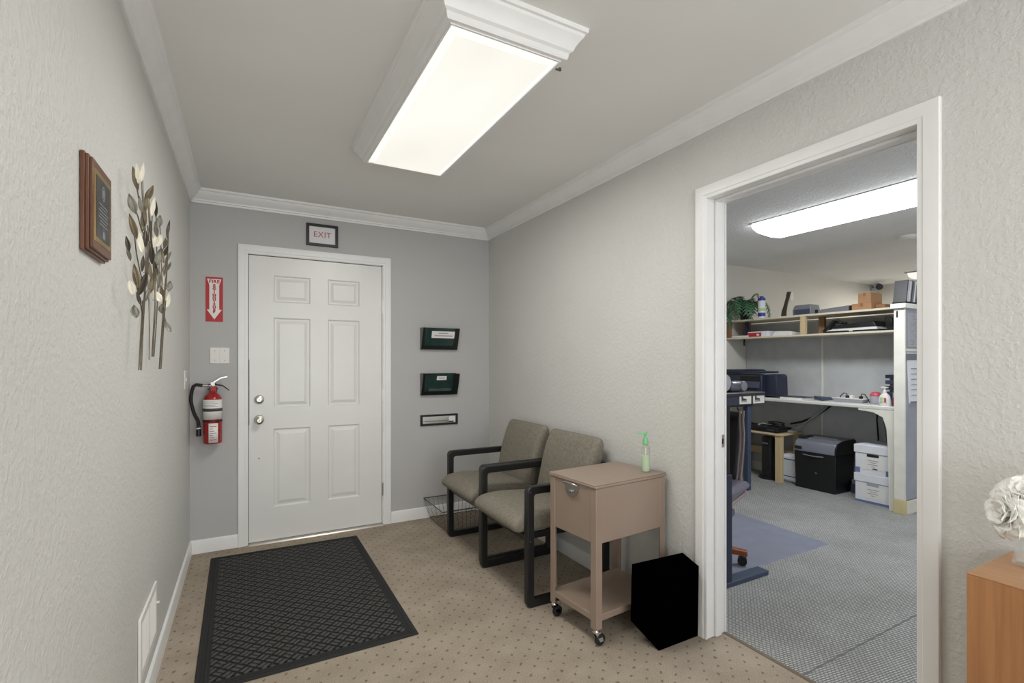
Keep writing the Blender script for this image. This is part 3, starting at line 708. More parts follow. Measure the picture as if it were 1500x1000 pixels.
# waiting chairs: local frame, front at x=0, width along y, floor at z=0
def make_chair(label):
    t = thing('waiting_chair', label, 'chair', (1.284, 2.50, 0), 0, 'upholstered waiting chairs')
    for sy in (1, -1):
        yo = .300*sy; yi = .262*sy; a, b_ = min(yo, yi), max(yo, yi)
        out = rrect(.0, .545, .0, .632, .030); inn = rrect(.042, .500, .042, .590, .016)
        # rear leg leans back a little towards the top
        B().ring(out, inn, 1, a, b_).build('side_frame', 'frame', t, bevel=.006, seg=3)
    B().box(.02, .05, -.262, .262, .330, .366).build('front_rail', 'frame', t, bevel=.004)
    B().box(.44, .49, -.262, .262, .310, .350).build('rear_rail', 'frame', t, bevel=.004)
    for sy in (-.250, .225): B().box(.03, .47, sy, sy+.025, .340, .372).build('seat_support', 'frame', t, bevel=.003)
    sp = [(-.062, .405), (-.068, .428), (-.052, .455), (-.015, .476), (.06, .484), (.18, .480), (.32, .466), (.45, .452), (.475, .44), (.475, .395), (.44, .382), (.20, .376), (.0, .374), (-.042, .384)]
    B().cushion(sp, -.258, .258, .034).build('seat', 'fabric', t, smooth=60, sub=1)
    bp = [(.372, .450), (.392, .52), (.412, .62), (.438, .72), (.470, .800), (.490, .836), (.515, .848), (.545, .838), (.560, .800), (.548, .72), (.520, .62), (.492, .52), (.470, .44), (.420, .430)]
    B().cushion(bp, -.256, .256, .036).build('backrest', 'fabric', t, smooth=60, sub=1)
    B().box(.515, .533, -.262, .262, .40, .45).box(.520, .545, -.262, .262, .66, .71).build('back_bar', 'frame', t, bevel=.003)
    for sy in (1, -1):
        for z in (.345, .60): B().lathe([(.008, 0), (.007, -.003*sy), (.004, -.004*sy)], (.02, .300*sy*-1 if sy > 0 else .300, z), 1, 10).build('bolt', 'frame', t)
    return t
ch = make_chair('taupe waiting chair nearer the camera, next to the tan cart')
c2 = copy_tree(ch); c2.location = (1.300, 3.108, 0); c2['label'] = 'taupe waiting chair farther back, over the wire basket'

# rolling file cart
RZ = math.radians(5)
t = thing('rolling_file_cart', 'tan metal rolling file cart between chairs and doorway', 'cart', (1.606, 1.950, 0), RZ)
hx, hy = .238, .170
B().box(-hx+.006, hx-.006, -hy+.004, hy-.004, .457, .709).build('file_box', 'taupe', t, bevel=.004)
B().box(-hx-.003, hx+.003, -hy-.003, hy+.003, .711, .722).prism([(-hx-.003, .722), (hx+.003, .722), (hx, .729), (-hx, .729)], 1, -hy, hy).build('lid', 'taupe', t, bevel=.003)
for sx in (-1, 1):
    for sy in (-1, 1):
        x_, y_ = sx*(hx-.003), sy*(hy-.003); L = [(x_, y_), (x_-sx*.038, y_), (x_-sx*.038, y_-sy*.004), (x_-sx*.004, y_-sy*.004), (x_-sx*.004, y_-sy*.036), (x_, y_-sy*.036)]
        B().prism(L if sx*sy > 0 else L[::-1], 2, .070, .708).build('leg', 'taupe', t, bevel=.0015)
B().box(-hx+.006, hx-.006, -hy+.006, hy-.006, .128, .134).box(-hx+.006, -hx+.010, -hy+.006, hy-.006, .104, .130).box(hx-.010, hx-.006, -hy+.006, hy-.006, .104, .130).box(-hx+.006, hx-.006, -hy+.006, -hy+.010, .104, .130).box(-hx+.006, hx-.006, hy-.010, hy-.006, .104, .130).build('bottom_shelf', 'taupe', t, bevel=.002)
# handle plate with pull and lock on the front (-x) face
pp = [(-.048, .700)] + [(.048*math.cos(PI-a*PI/10), .700-.062*math.sin(a*PI/10)) for a in range(1, 10)][::-1][::-1] + [(.048, .700)]
hp_ = B().prism(pp[::1], 0, -hx-.002, -hx+.008).build('latch_plate', 'steel', t, bevel=.001)
B().tube([(-hx, -.046, .700), (-hx-.016, -.044, .706), (-hx-.018, 0, .708), (-hx-.016, .044, .706), (-hx, .046, .700)], .0055, 8).build('pull_handle', 'chrome', hp_, smooth=50)
B().lathe([(.009, 0), (.009, -.006), (.006, -.007)], (-hx-.002, -.002, .668), 0, 14).build('lock', 'chrome', hp_, smooth=40)
for sx in (-1, 1):
    for sy in (-1, 1):
        x_, y_ = sx*(hx-.016), sy*(hy-.016); sw = .012
        wx, wy = x_+.012, y_-.012
        ca = B().lathe([(.013, .074), (.013, .066), (.016, .062), (.016, .056)], (x_, y_, 0), 2, 14).hexa([(wx-.010, wy-.014, .022), (wx+.010, wy-.014, .022), (wx+.010, wy-.011, .022), (wx-.010, wy-.011, .022)], [(x_-.016, y_-.014, .060), (x_+.016, y_-.014, .060), (x_+.016, y_-.011, .060), (x_-.016, y_-.011, .060)]).hexa([(wx-.010, wy+.011, .022), (wx+.010, wy+.011, .022), (wx+.010, wy+.014, .022), (wx-.010, wy+.014, .022)], [(x_-.016, y_+.011, .060), (x_+.016, y_+.011, .060), (x_+.016, y_+.014, .060), (x_-.016, y_+.014, .060)]).build('caster', 'chrome', t, smooth=40)
        B().lathe([(.020, -.009), (.026, -.007), (.027, 0), (.026, .007), (.020, .009)], (wx, wy, .0275), 1, 20).build('wheel', 'rubber', ca, smooth=40)

# hand sanitizer bottle on the cart
t = thing('pump_bottle', 'clear pump bottle of green gel on the tan cart', 'bottle', (1.775, 1.858, .7295))
B().lathe([(.018, .001), (.0205, .004), (.0215, .012), (.0205, .050), (.0215, .105), (.019, .122), (.011, .132), (.0105, .136)], (0,0,0), 2, 24).build('bottle_body', 'bottle', t, smooth=50)
B().lathe([(.016, .003), (.0195, .007), (.020, .014), (.0192, .050), (.0196, .085), (.012, .086), (.001, .086)], (0,0,0), 2, 24).build('gel', 'gel', t, smooth=50)
pm = B().lathe([(.0135, .137), (.0150, .140), (.0150, .150), (.012, .164), (.0075, .174), (.0055, .178), (.0055, .190)], (0,0,0), 2, 20).build('pump', 'green', t, smooth=40)
B().hexa([(-.008,-.006,.188),(.008,-.006,.188),(.008,.006,.188),(-.008,.006,.188)], [(-.007,-.005,.201),(.008,-.006,.201),(.008,.006,.201),(-.007,.005,.201)]).hexa([(-.036,.012,.191),(-.034,.020,.191),(.002,.006,.189),(-.002,-.006,.189)], [(-.036,.012,.197),(-.034,.020,.197),(.002,.006,.200),(-.002,-.006,.200)]).build('spout', 'green', pm, bevel=.0015)
B().tube([(0,0,.03),(0,0,.137)], .0025, 8).build('dip_tube', 'cream', t)

# plain black boxy bin
b = B()
hull = [(1.613,1.606,0),(1.862,1.607,0),(1.856,1.700,0),(1.640,1.712,0),(1.549,1.718,.10),(1.551,1.711,.360),(1.861,1.697,.360),(1.802,1.549,.360),(1.600,1.560,.360)]
for p in hull: b.bm.verts.new(p)
bmesh.ops.convex_hull(b.bm, input=b.bm.verts[:])
t = thing('waste_bin', 'plain matte black boxy bin beside the tan cart', 'bin', (1.70, 1.63, 0))
b.build('bin_body', 'bin', t, world=True)

# wooden cabinet and flowers at the right edge
t = thing('wooden_cabinet', 'honey wood cabinet against the right wall', 'cabinet', (1.72, .08, 0))
B().box(1.576, 1.868, -.40, .534, .0, .7585).build('cabinet_body', 'cabinet', t, world=True, bevel=.0015)
B().box(1.5755, 1.868, -.40, .5345, .7585, .762).build('cabinet_top', 'cabinet_top', t, world=True, bevel=.001)
B().box(1.5745, 1.580, .068, .070, .02, .742).build('door_gap', 'dark', t, world=True)

vx, vy = 1.765, .470
t = thing('glass_vase', 'clear glass vase at right edge of wooden cabinet', 'vase', (vx, vy, .762))
B().lathe([(.030, .0), (.036, .004), (.030, .03), (.024, .07), (.026, .105), (.036, .135), (.0345, .136), (.0235, .106), (.0215, .07), (.027, .032), (.028, .012), (.002, .011)], (0,0,0), 2, 28).build('vase_body', 'glass', t, smooth=50)
for i, (dx_, dy_) in enumerate(((.004,.006),(-.008,.004),(.006,-.01))):
    pass
def bloom(name, c, R, tilt, label, seed):
    rnd = random.Random(seed)
    t = thing(name, label, 'flower', c, 0, 'white blooms in the glass vase')
    n = 0
    for ring_, (cnt, rad, open_, h) in enumerate(((5, .30, .25, .40), (7, .55, .55, .42), (9, .82, .95, .30), (10, 1.0, 1.35, .08))):
        for i in range(cnt):
            a = 2*PI*(i+.5*ring_)/cnt+rnd.uniform(-.2, .2); L = R*(.95+.25*ring_*.6)*rnd.uniform(.9, 1.1); W = R*(.55+.14*ring_)
            rows = []
            for q in range(8):
                s_ = q/7; ang = open_*(.35+.65*s_)+rnd.uniform(-.02, .02)
                rr = R*.12+L*(math.sin(ang)*s_); zz = L*math.cos(ang)*s_*.85+(h-.45)*R*.6
                ww = W*math.sin(PI*min(1, .12+.80*s_))**.7*(.35+.65*s_**.5)
                wav = .07*R*math.sin(7*s_+i*2)
                row = []
                for g in (-1, -.6, -.2, .2, .6, 1):
                    cup = .30*ww*g*g*(1-.3*ring_/3)
                    x_, y_, z_ = rr-cup, ww*g*.95, zz+.22*ww*g*g+wav*g*g+.03*R*math.sin(5*g+i)*s_
                    row.append((x_*math.cos(a)-y_*math.sin(a), x_*math.sin(a)+y_*math.cos(a), z_))
                rows.append(row)
            B().grid(rows).xf(tilt).build('petal', 'petal', t, smooth=80, solid=.0008)
    return t
def rot_to(v): return Vector((0,0,1)).rotation_difference(Vector(v).normalized()).to_matrix().to_4x4()
bl = [((1.722, .458, .945), .050, (-.50, .10, .7), 'white bloom highest in the vase over the cabinet', 3),
      ((1.690, .486, .903), .042, (-.7, .55, .12), 'white bloom drooping lowest toward the doorway', 5),
      ((1.712, .492, .925), .034, (-.7, .6, .45), 'small white bloom tucked between two larger ones', 8),
      ((1.755, .395, .940), .050, (.1, -.5, .8), 'white bloom cut by right edge of the frame', 11)]
for c, R, d, lab, sd_ in bl:
    o = bloom('white_flower', c, R, rot_to(d), lab, sd_)
    e = Vector(c); s0 = Vector((vx, vy, .79)); md = Vector((vx*.8+e.x*.2, vy*.8+e.y*.2, .885))
    B().tube([s0, (s0+md)/2, md, (md+e)/2+Vector((0,0,.005)), e-Vector(d).normalized()*R*.3], .0022, 6).build('flower_stem', 'stem', o, world=True, smooth=50)

# ------------------------------------------------------------------ office
PX = 5.36   # face of the grey partition behind the counter
t = thing('cubicle_partition', 'tall grey partition behind the office counter', 'partition', (PX, 3.0, 0))
B().box(PX, PX+.06, 2.13, 3.895, .10, 1.712).build('panel', 'partition', t, world=True)
B().box(PX-.004, PX+.064, 2.13, 3.895, 1.712, 1.735).build('top_cap', 'almond', t, world=True, bevel=.004)
B().box(PX-.004, PX+.064, 2.13, 3.895, .0, .10).build('base_cover', 'almond', t, world=True)
B().box(PX-.008, PX, 2.985, 3.005, .10, 1.712).build('seam_post', 'almond', t, world=True, bevel=.002)
B().box(PX-.006, PX, 2.13, 3.895, .86, .875).build('panel_seam', 'lgrey', t, world=True)

t = thing('end_partition', 'almond-capped partition end standing right of the office counter', 'partition', (5.5, 2.08, 0))
B().box(4.862, 6.6, 2.046, 2.114, .12, 1.735).build('panel', 'partition_cool', t, world=True)
B().box(4.840, 4.864, 2.040, 2.120, .12, 1.735).build('end_post', 'almond', t, world=True, bevel=.004)
B().box(4.840, 4.875, 2.036, 2.124, .0, .12).build('post_foot', 'almond_dark', t, world=True, bevel=.003)
B().box(4.875, 6.6, 2.036, 2.124, .0, .11).build('base_cover', 'almond', t, world=True, bevel=.003)
B().box(4.815, 6.6, 2.025, 2.135, 1.735, 1.775).build('top_cap', 'signwhite', t, world=True, bevel=.004)
B().box(4.838, 4.841, 2.088, 2.100, 1.66, 1.715).build('slot', 'dark', t, world=True)
B().box(4.864, 6.6, 2.044, 2.047, 1.375, 1.395).build('tool_rail', 'almond', t, world=True)

t = thing('wall_chart', 'speckled grey chart pinned high on the partition end', 'chart', (4.95, 2.045, 1.41))
B().box(4.905, 5.20, 2.041, 2.0445, 1.41, 1.70).build('chart_sheet', 'lgrey', t, world=True)
rnd = random.Random(4)
for i in range(16):
    x_ = 4.92+rnd.random()*.11; z_ = 1.43+i*.0165
    B().box(x_, x_+.04+rnd.random()*.08, 2.0402, 2.041, z_, z_+.006).build('printed_line', 'greyink', t, world=True)
t = thing('hanging_notepad', 'white notepad hanging under the chart on partition end', 'notepad', (4.97, 2.04, .94))
B().hexa([(4.915, 2.034, .935), (5.14, 2.030, .935), (5.14, 2.044, .935), (4.915, 2.044, .935)], [(4.885, 2.040, 1.36), (5.14, 2.040, 1.36), (5.14, 2.044, 1.36), (4.885, 2.044, 1.36)]).build('pages', 'boxwhite', t, world=True)
B().box(4.88, 5.14, 2.036, 2.042, 1.30, 1.355).build('binding', 'grey', t, world=True)
for i in range(6): B().box(4.94, 5.06, 2.0325, 2.0335+.004, 1.0+i*.045, 1.006+i*.045).build('printed_line', 'greyink', t, world=True)
B().box(4.92, 5.14, 2.0295, 2.0325, .936, .95).build('bottom_band', 'grey', t, world=True)

t = thing('file_sorter', 'black slanted file sorter on top of the partition end', 'file sorter', (4.95, 2.08, 1.775))
for i, x_ in enumerate((4.845, 4.925, 5.03)):
    B().prism([(x_, 1.776), (x_+.012, 1.776), (x_+.052, 1.975), (x_+.040, 1.975)], 1, 2.035, 2.130).build('divider', 'black', t, world=True)
B().box(4.84, 5.10, 2.035, 2.130, 1.775, 1.79).build('tray', 'black', t, world=True)
for i, (x_, m_) in enumerate(((4.868, 'lgrey'), (4.885, 'boxwhite'), (4.902, 'lgrey'), (4.95, 'grey'), (4.975, 'boxwhite'), (4.998, 'grey'))):
    tag(B().prism([(x_, 1.791), (x_+.012, 1.791), (x_+.048, 1.965), (x_+.036, 1.965)], 1, 2.030, 2.120).build('file_folder', m_),
        ['grey folder at left end of the black file sorter', 'white folder second from left in black file sorter', 'grey folder third from left in black file sorter', 'dark grey folder fourth from left in black file sorter', 'white folder fifth from left in black file sorter', 'dark grey folder at right end of black file sorter'][i], 'folder', 'folders in the file sorter')

# counter
t = thing('office_counter', 'pale laminate counter along the grey office partition', 'counter', (5.1, 3.0, 0))
CZ = .898
B().box(4.90, PX-.009, 2.126, 3.893, CZ-.034, CZ).build('worktop', 'counter', t, world=True, bevel=.008)
# curved end support panel
sp = [(4.885, 0), (4.925, 0), (4.925, .40), (4.935, .62), (4.965, .78), (5.03, .838), (5.16, .862), (4.885, .862)]
B().prism(sp, 1, 2.130, 2.162).build('end_support', 'almond', t, world=True, bevel=.003)
B().prism([(2.162, .863), (2.42, .863), (2.42, .850), (2.30, .838), (2.225, .80), (2.195, .70), (2.185, .5), (2.176, 0), (2.162, 0)], 0, 4.892, 4.915).build('support_flange', 'almond', t, world=True)

t = thing('bookshelf', 'two-tier cream wooden shelf on the office partition', 'shelf', (5.18, 3.0, 1.54))
SZ, LZ = 1.768, 1.566
B().box(5.00, PX+.05, 2.137, 3.893, SZ-.020, SZ).build('shelf_board', 'shelfwhite', t, world=True, bevel=.003)
B().box(5.00, PX-.009, 2.137, 3.893, LZ-.020, LZ).build('shelf_board', 'shelfwhite', t, world=True, bevel=.003)
for (x0, y0, w_, m_) in ((5.0, 2.968, .05, 'pine_v'), (5.19, 2.885, .055, 'shadedpost'), (5.0, 3.85, .04, 'shadedpost'), (5.2, 3.745, .075, 'shadedpost'), (5.2, 2.14, .05, 'shadedpost')):
    B().box(x0, x0+.038, y0, y0+w_, LZ, SZ-.02).build('upright', m_, t, world=True)
B().box(5.06, 5.075, 3.70, 3.715, 1.47, LZ-.02).build('bracket', 'dark', t, world=True)

# things on the upper shelf
pc = Vector((5.13, 3.735, SZ))
t = thing('potted_fern', 'green potted fern at left end of upper shelf', 'plant', pc)
B().lathe([(.055, 0), (.085, .10), (.09, .13), (.078, .13), (.07, .115), (.001, .112)], (0,0,0), 2, 20).build('pot', 'black', t, smooth=40)
rnd = random.Random(12)
for i in range(26):
    a = 2*PI*i/26+rnd.uniform(-.15, .15); L = rnd.uniform(.26, .38); lift = rnd.uniform(.06, .17); W = rnd.uniform(.036, .052)
    if math.cos(a) > .55: L *= .6
    if i == 13: a, L, lift, W = PI*1.0, .40, .05, .062
    dr = Vector((math.cos(a), math.sin(a), 0)); sd = Vector((-math.sin(a), math.cos(a), 0)); rows = []; b = B()
    pts = []
    for q in range(15):
        s_ = q/14; pts.append(dr*(L*.72*math.sin(s_*PI*.48)) + Vector((0,0,.12+lift*math.sin(s_*PI*.62)*1.5-(.24*L/.36)*s_**2.4)))
    for q in range(14):
        p, p2 = pts[q], pts[q+1]; mid = (p+p2)/2; ww = W*math.sin(PI*(.08+.84*(q+.5)/14))**.7*1.5; tv = (p2-p)
        for sg in (-1, 1):
            tip = mid+sd*(sg*ww)+tv*1.1-Vector((0,0,.008))
            b.bm.faces.new([b.bm.verts.new(v) for v in (p, p2+Vector((0,0,.001)), tip)]); 
    b.tube(pts, .002, 4)
    for v in b.bm.verts:
        v.co.y = min(v.co.y, .150); v.co.x = min(v.co.x, .26)
    b.build('frond', 'fern', t)
t = thing('wipes_canister', 'white and blue cylindrical canister in front of the fern', 'canister', (5.05, 3.478, SZ))
B().lathe([(.036, 0), (.038, .004), (.038, .195), (.034, .20)], (0,0,0), 2, 20).build('canister_body', 'boxwhite', t, smooth=40)
B().lathe([(.0395, .198), (.0395, .222), (.036, .228), (.020, .230), (.020, .246), (.016, .248)], (0,0,0), 2, 20).build('cap', 'blue', t, smooth=40)
B().lathe([(.0386, .020), (.0386, .062)], (0,0,0), 2, 20).build('label_band', 'blue', t, smooth=60)
B().lathe([(.0386, .080), (.0386, .112)], (0,0,0), 2, 20).build('label_band', 'palegreen', t, smooth=60)
tag(B().loft([[(x_+dx_, y_+dy_, SZ+z_) for dx_, dy_ in ((-.008,-.022*w_),(.008,-.022*w_),(.008,.022*w_),(-.008,.022*w_))] for x_, y_, z_, w_ in ((5.1,3.256,.001,1.3),(5.1,3.250,.06,1.2),(5.1,3.235,.12,.9),(5.1,3.215,.19,.85),(5.1,3.195,.265,1.0))]).build('driftwood_stick', 'darkleaf', bevel=.004), 'dark upright stick leaning on the office wall', 'stick')
t = thing('desk_radio', 'dark grey rounded box beside the upright dark stick', 'device', (5.12, 3.03, SZ))
B().prism([(2.940, SZ), (3.135, SZ), (3.138, SZ+.06), (3.115, SZ+.108), (2.950, SZ+.108), (2.938, SZ+.06)], 0, 5.06, 5.22).build('case', 'grey', t, world=True, bevel=.012, seg=3)
B().box(5.056, 5.061, 2.955, 3.115, SZ+.012, SZ+.06).build('front_panel', 'printer2', t, world=True)
for y_ in (2.96, 3.02): B().box(5.07, 5.1, y_-.01, y_+.01, SZ, SZ+.006).build('foot', 'dark', t, world=True)
tag(B().box(5.06, 5.09, 2.885, 2.905, SZ, SZ+.045).build('marker_cap', 'dark', bevel=.006), 'small black object on upper shelf beside grey device', 'cap')
t = thing('flat_binder', 'flat grey and black binder lying on upper shelf', 'binder', (5.12, 2.72, SZ))
B().hexa([(5.04,2.58,SZ),(5.25,2.58,SZ),(5.25,2.87,SZ),(5.04,2.87,SZ)], [(5.04,2.58,SZ+.055),(5.25,2.58,SZ+.055),(5.25,2.84,SZ+.040),(5.05,2.84,SZ+.040)]).build('cover', 'grey', t, world=True, bevel=.004)
B().box(5.06, 5.22, 2.535, 2.60, SZ, SZ+.055).build('spine', 'black', t, world=True, bevel=.006)
for (y0, y1, z0, z1, x0, lab) in ((2.384, 2.548, SZ, SZ+.062, 5.04, 'wide flat cardboard box on upper shelf under another box'), (2.392, 2.500, SZ+.063, SZ+.158, 5.05, 'brown cardboard box topmost of stack on upper shelf')):
    t = thing('cardboard_box', lab, 'box', (5.13, (y0+y1)/2, z0), 0, 'cardboard boxes on the upper shelf')
    B().box(x0, x0+.20, y0, y1, z0, z1).build('box_body', 'card', t, world=True, bevel=.002)
    B().box(x0-.001, x0+.201, (y0+y1)/2-.012, (y0+y1)/2+.012, z1-.03, z1+.0008).build('tape', 'carddark', t, world=True)
tag(B().box(5.10, 5.30, 2.30, 2.378, SZ, SZ+.045).build('cardboard_flap', 'carddark', bevel=.002), 'low dark cardboard piece right of the stacked boxes', 'box')
# lower shelf
tag(B().box(5.02, 5.22, 3.62, 3.84, LZ, LZ+.020).build('paper_stack', 'paper'), 'low white paper stack at left of lower shelf', 'paper')
tag(B().prism([(3.70, LZ+.001), (3.74, LZ+.001), (3.73, SZ-.021), (3.715, SZ-.021)], 0, 5.11, 5.16).build('bookend', 'navy'), 'navy bookend standing under the fern', 'bookend')
t = thing('supply_box', 'red and white box on the lower shelf', 'box', (5.1, 3.51, LZ))
B().box(5.03, 5.22, 3.395, 3.635, LZ, LZ+.058).build('box_body', 'boxwhite', t, world=True, bevel=.002)
B().box(5.022, 5.031, 3.470, 3.636, LZ+.002, LZ+.045).build('red_face', 'rednote', t, world=True)
B().box(5.0205, 5.0225, 3.490, 3.520, LZ+.01, LZ+.03).build('printed_patch', 'paper', t, world=True)
tag(B().hexa([(5.05,3.13,LZ),(5.27,3.13,LZ),(5.27,3.36,LZ),(5.05,3.36,LZ)], [(5.06,3.16,LZ+.045),(5.25,3.13,LZ+.03),(5.26,3.35,LZ+.05),(5.06,3.33,LZ+.052)]).build('paper_stack', 'paper', bevel=.002), 'white paper stack right of the red box', 'paper')
t = thing('black_binder', 'black ring binder stuffed with papers on lower shelf', 'binder', (5.12, 2.55, LZ))
B().hexa([(5.03,2.33,LZ+.018),(5.25,2.33,LZ+.018),(5.25,2.78,LZ+.018),(5.03,2.78,LZ+.018)], [(5.03,2.34,LZ+.046),(5.25,2.34,LZ+.046),(5.25,2.70,LZ+.040),(5.03,2.70,LZ+.040)]).build('pages', 'paper', t, world=True)
B().box(5.02, 5.26, 2.31, 2.80, LZ, LZ+.018).build('lower_cover', 'navydark', t, world=True, bevel=.003)
B().hexa([(5.015,2.33,LZ+.047),(5.26,2.33,LZ+.047),(5.26,2.71,LZ+.041),(5.015,2.71,LZ+.041)], [(5.02,2.36,LZ+.094),(5.26,2.36,LZ+.094),(5.26,2.70,LZ+.070),(5.02,2.70,LZ+.070)]).build('upper_cover', 'black', t, world=True, bevel=.006)
B().tube([(5.03,2.80,LZ+.02),(5.02,2.74,LZ+.07),(5.03,2.71,LZ+.115),(5.04,2.67,LZ+.12),(5.04,2.64,LZ+.09)], .013, 8).tube([(5.06,2.76,LZ+.03),(5.05,2.70,LZ+.10),(5.06,2.66,LZ+.10),(5.05,2.60,LZ+.085)], .012, 8).build('strap', 'black', t, world=True, smooth=60)
B().box(5.014, 5.021, 2.53, 2.56, LZ+.006, LZ+.018).build('sticky_tab', 'palegreen', t, world=True)
t = thing('tape_dispenser', 'black desk tape dispenser at right end of lower shelf', 'tape dispenser', (5.06, 2.24, LZ))
B().prism([(2.205, LZ), (2.255, LZ), (2.278, LZ+.115), (2.262, LZ+.125), (2.215, LZ+.105)], 0, 5.03, 5.09).build('body', 'black', t, world=True, bevel=.006)
B().lathe([(.022, 5.025), (.022, 5.030), (.016, 5.031)], (0, 2.235, LZ+.055), 0, 14).build('roll', 'smoke_edge', t, world=True)

# things on the counter
t = thing('printer', 'dark blue-black printer on the office counter', 'printer', (5.15, 3.58, CZ))
B().prism([(3.265, CZ+.012), (3.885, CZ+.012), (3.885, CZ+.20), (3.30, CZ+.255), (3.272, CZ+.235)], 0, 5.00, 5.20).build('case', 'printer', t, world=True, bevel=.015, seg=3)
B().prism([(3.40, CZ+.002), (3.885, CZ+.002), (3.885, CZ+.245), (3.40, CZ+.245)], 0, 4.935, 5.02).build('front_case', 'printer', t, world=True, bevel=.012)
B().box(4.925, 5.24, 3.40, 3.885, CZ+.262, CZ+.282).hexa([(4.925,3.60,CZ+.282),(5.32,3.60,CZ+.282),(5.32,3.885,CZ+.282),(4.925,3.885,CZ+.282)], [(4.94,3.62,CZ+.300),(5.30,3.62,CZ+.300),(5.30,3.88,CZ+.300),(4.94,3.88,CZ+.300)]).build('scanner_lid', 'printer', t, world=True, bevel=.005)
B().box(4.930, 4.936, 3.42, 3.66, CZ+.175, CZ+.225).build('output_slot', 'dark', t, world=True)
B().hexa([(4.915,3.42,CZ+.10),(4.936,3.42,CZ+.10),(4.936,3.66,CZ+.10),(4.915,3.66,CZ+.10)], [(4.932,3.42,CZ+.168),(4.936,3.42,CZ+.168),(4.936,3.66,CZ+.168),(4.932,3.66,CZ+.168)]).build('control_panel', 'printer2', t, world=True)
B().box(4.925, 4.9345, 3.48, 3.64, CZ+.070, CZ+.092).build('paper_tray_slot', 'dark', t, world=True)
t = thing('counter_book', 'white notebook with dark cover on office counter', 'notebook', (5.02, 3.03, CZ))
B().box(4.945, 5.13, 2.965, 3.195, CZ, CZ+.022).build('pages', 'paper', t, world=True)
B().box(4.942, 5.135, 2.955, 3.20, CZ+.022, CZ+.027).build('cover', 'navy', t, world=True)
tag(B().hexa([(5.00,2.80,CZ),(5.22,2.80,CZ),(5.22,3.00,CZ),(5.14,2.95,CZ)], [(5.02,2.82,CZ+.03),(5.20,2.82,CZ+.03),(5.20,2.99,CZ+.035),(5.14,2.96,CZ+.035)]).build('dark_folder', 'bluegrey', bevel=.003), 'dark folder lying right of the white notebook', 'folder')
t = thing('power_strip', 'white power strip with plugs on office counter', 'power strip', (5.12, 2.58, CZ))
B().hexa([(5.06,2.47,CZ),(5.16,2.47,CZ),(5.16,2.72,CZ),(5.06,2.72,CZ)], [(5.05,2.455,CZ+.032),(5.17,2.455,CZ+.032),(5.17,2.735,CZ+.032),(5.05,2.735,CZ+.032)]).build('strip_body', 'lgrey', t, world=True, bevel=.004)
B().box(5.048, 5.172, 2.453, 2.737, CZ+.032, CZ+.038).build('top_plate', 'signwhite', t, world=True, bevel=.002)
B().box(5.09, 5.125, 2.565, 2.595, CZ+.038, CZ+.068).build('plug', 'signwhite', t, world=True, bevel=.003)
for y_ in (2.62, 2.50):
    B().box(5.09, 5.115, y_-.012, y_+.012, CZ+.038, CZ+.062).build('plug', 'dark', t, world=True, bevel=.003)
B().tube([(5.10,2.62,CZ+.06),(5.10,2.625,CZ+.083),(5.10,2.65,CZ+.085),(5.11,2.68,CZ+.06),(5.11,2.69,CZ+.04)], .004, 6).tube([(5.10,2.50,CZ+.06),(5.10,2.49,CZ+.085),(5.10,2.465,CZ+.080),(5.11,2.445,CZ+.04),(5.12,2.435,CZ+.005)], .004, 6).build('cord', 'dark', t, world=True, smooth=60)
t = thing('soap_bottle', 'white pump soap bottle at right end of counter', 'bottle', (4.955, 2.237, CZ))
B().loft([[(rx*math.cos(2*PI*j/20), ry*math.sin(2*PI*j/20), z_) for j in range(20)] for rx, ry, z_ in ((.022,.040,.0),(.025,.047,.006),(.026,.049,.045),(.023,.038,.088),(.015,.020,.108),(.012,.012,.116))]).build('bottle_body', 'signwhite', t, smooth=50)
B().lathe([(.015, .114), (.015, .132), (.008, .136), (.006, .138), (.006, .156)], (0,0,0), 2, 16).box(-.009, .009, -.026, .026, .155, .166).build('pump', 'signwhite', t, smooth=40)
B().box(-.0285, -.026, -.022, -.006, .03, .07).build('label_print', 'pink', t); B().box(-.0285, -.026, .004, .024, .03, .075).build('label_print', 'palegreen', t)
t = thing('clear_tub', 'clear tub with pink lid behind the soap bottle', 'tub', (5.10, 2.375, CZ))
B().lathe([(.035, 0), (.042, .005), (.045, .07), (.044, .072)], (0,0,0), 2, 20).build('tub_body', 'lgrey', t, smooth=40)
B().lathe([(.046, .072), (.046, .085), (.030, .105), (.02, .11)], (0,0,0), 2, 20).build('lid', 'pink', t, smooth=40)
t = thing('purple_bottle', 'short magenta bottle beside the soap bottle', 'bottle', (5.00, 2.178, CZ))
B().lathe([(.020, 0), (.021, .004), (.021, .070), (.018, .076)], (0,0,0), 2, 16).build('bottle_body', 'magenta', t, smooth=40)
B().lathe([(.017, .076), (.017, .11), (.014, .112)], (0,0,0), 2, 16).build('cap', 'lgrey', t, smooth=40)
t = thing('letter_tray_stack', 'stack of small dark trays behind the soap bottle', 'tray stack', (5.2, 2.25, CZ))
for i in range(5): B().box(5.12, 5.30, 2.215, 2.31, CZ+.03+i*.052, CZ+.062+i*.052).build('tray', 'navy' if i % 2 == 0 else 'printer2', t, world=True, bevel=.004)
B().box(5.16, 5.28, 2.23, 2.29, CZ, CZ+.285).build('support', 'lgrey', t, world=True)

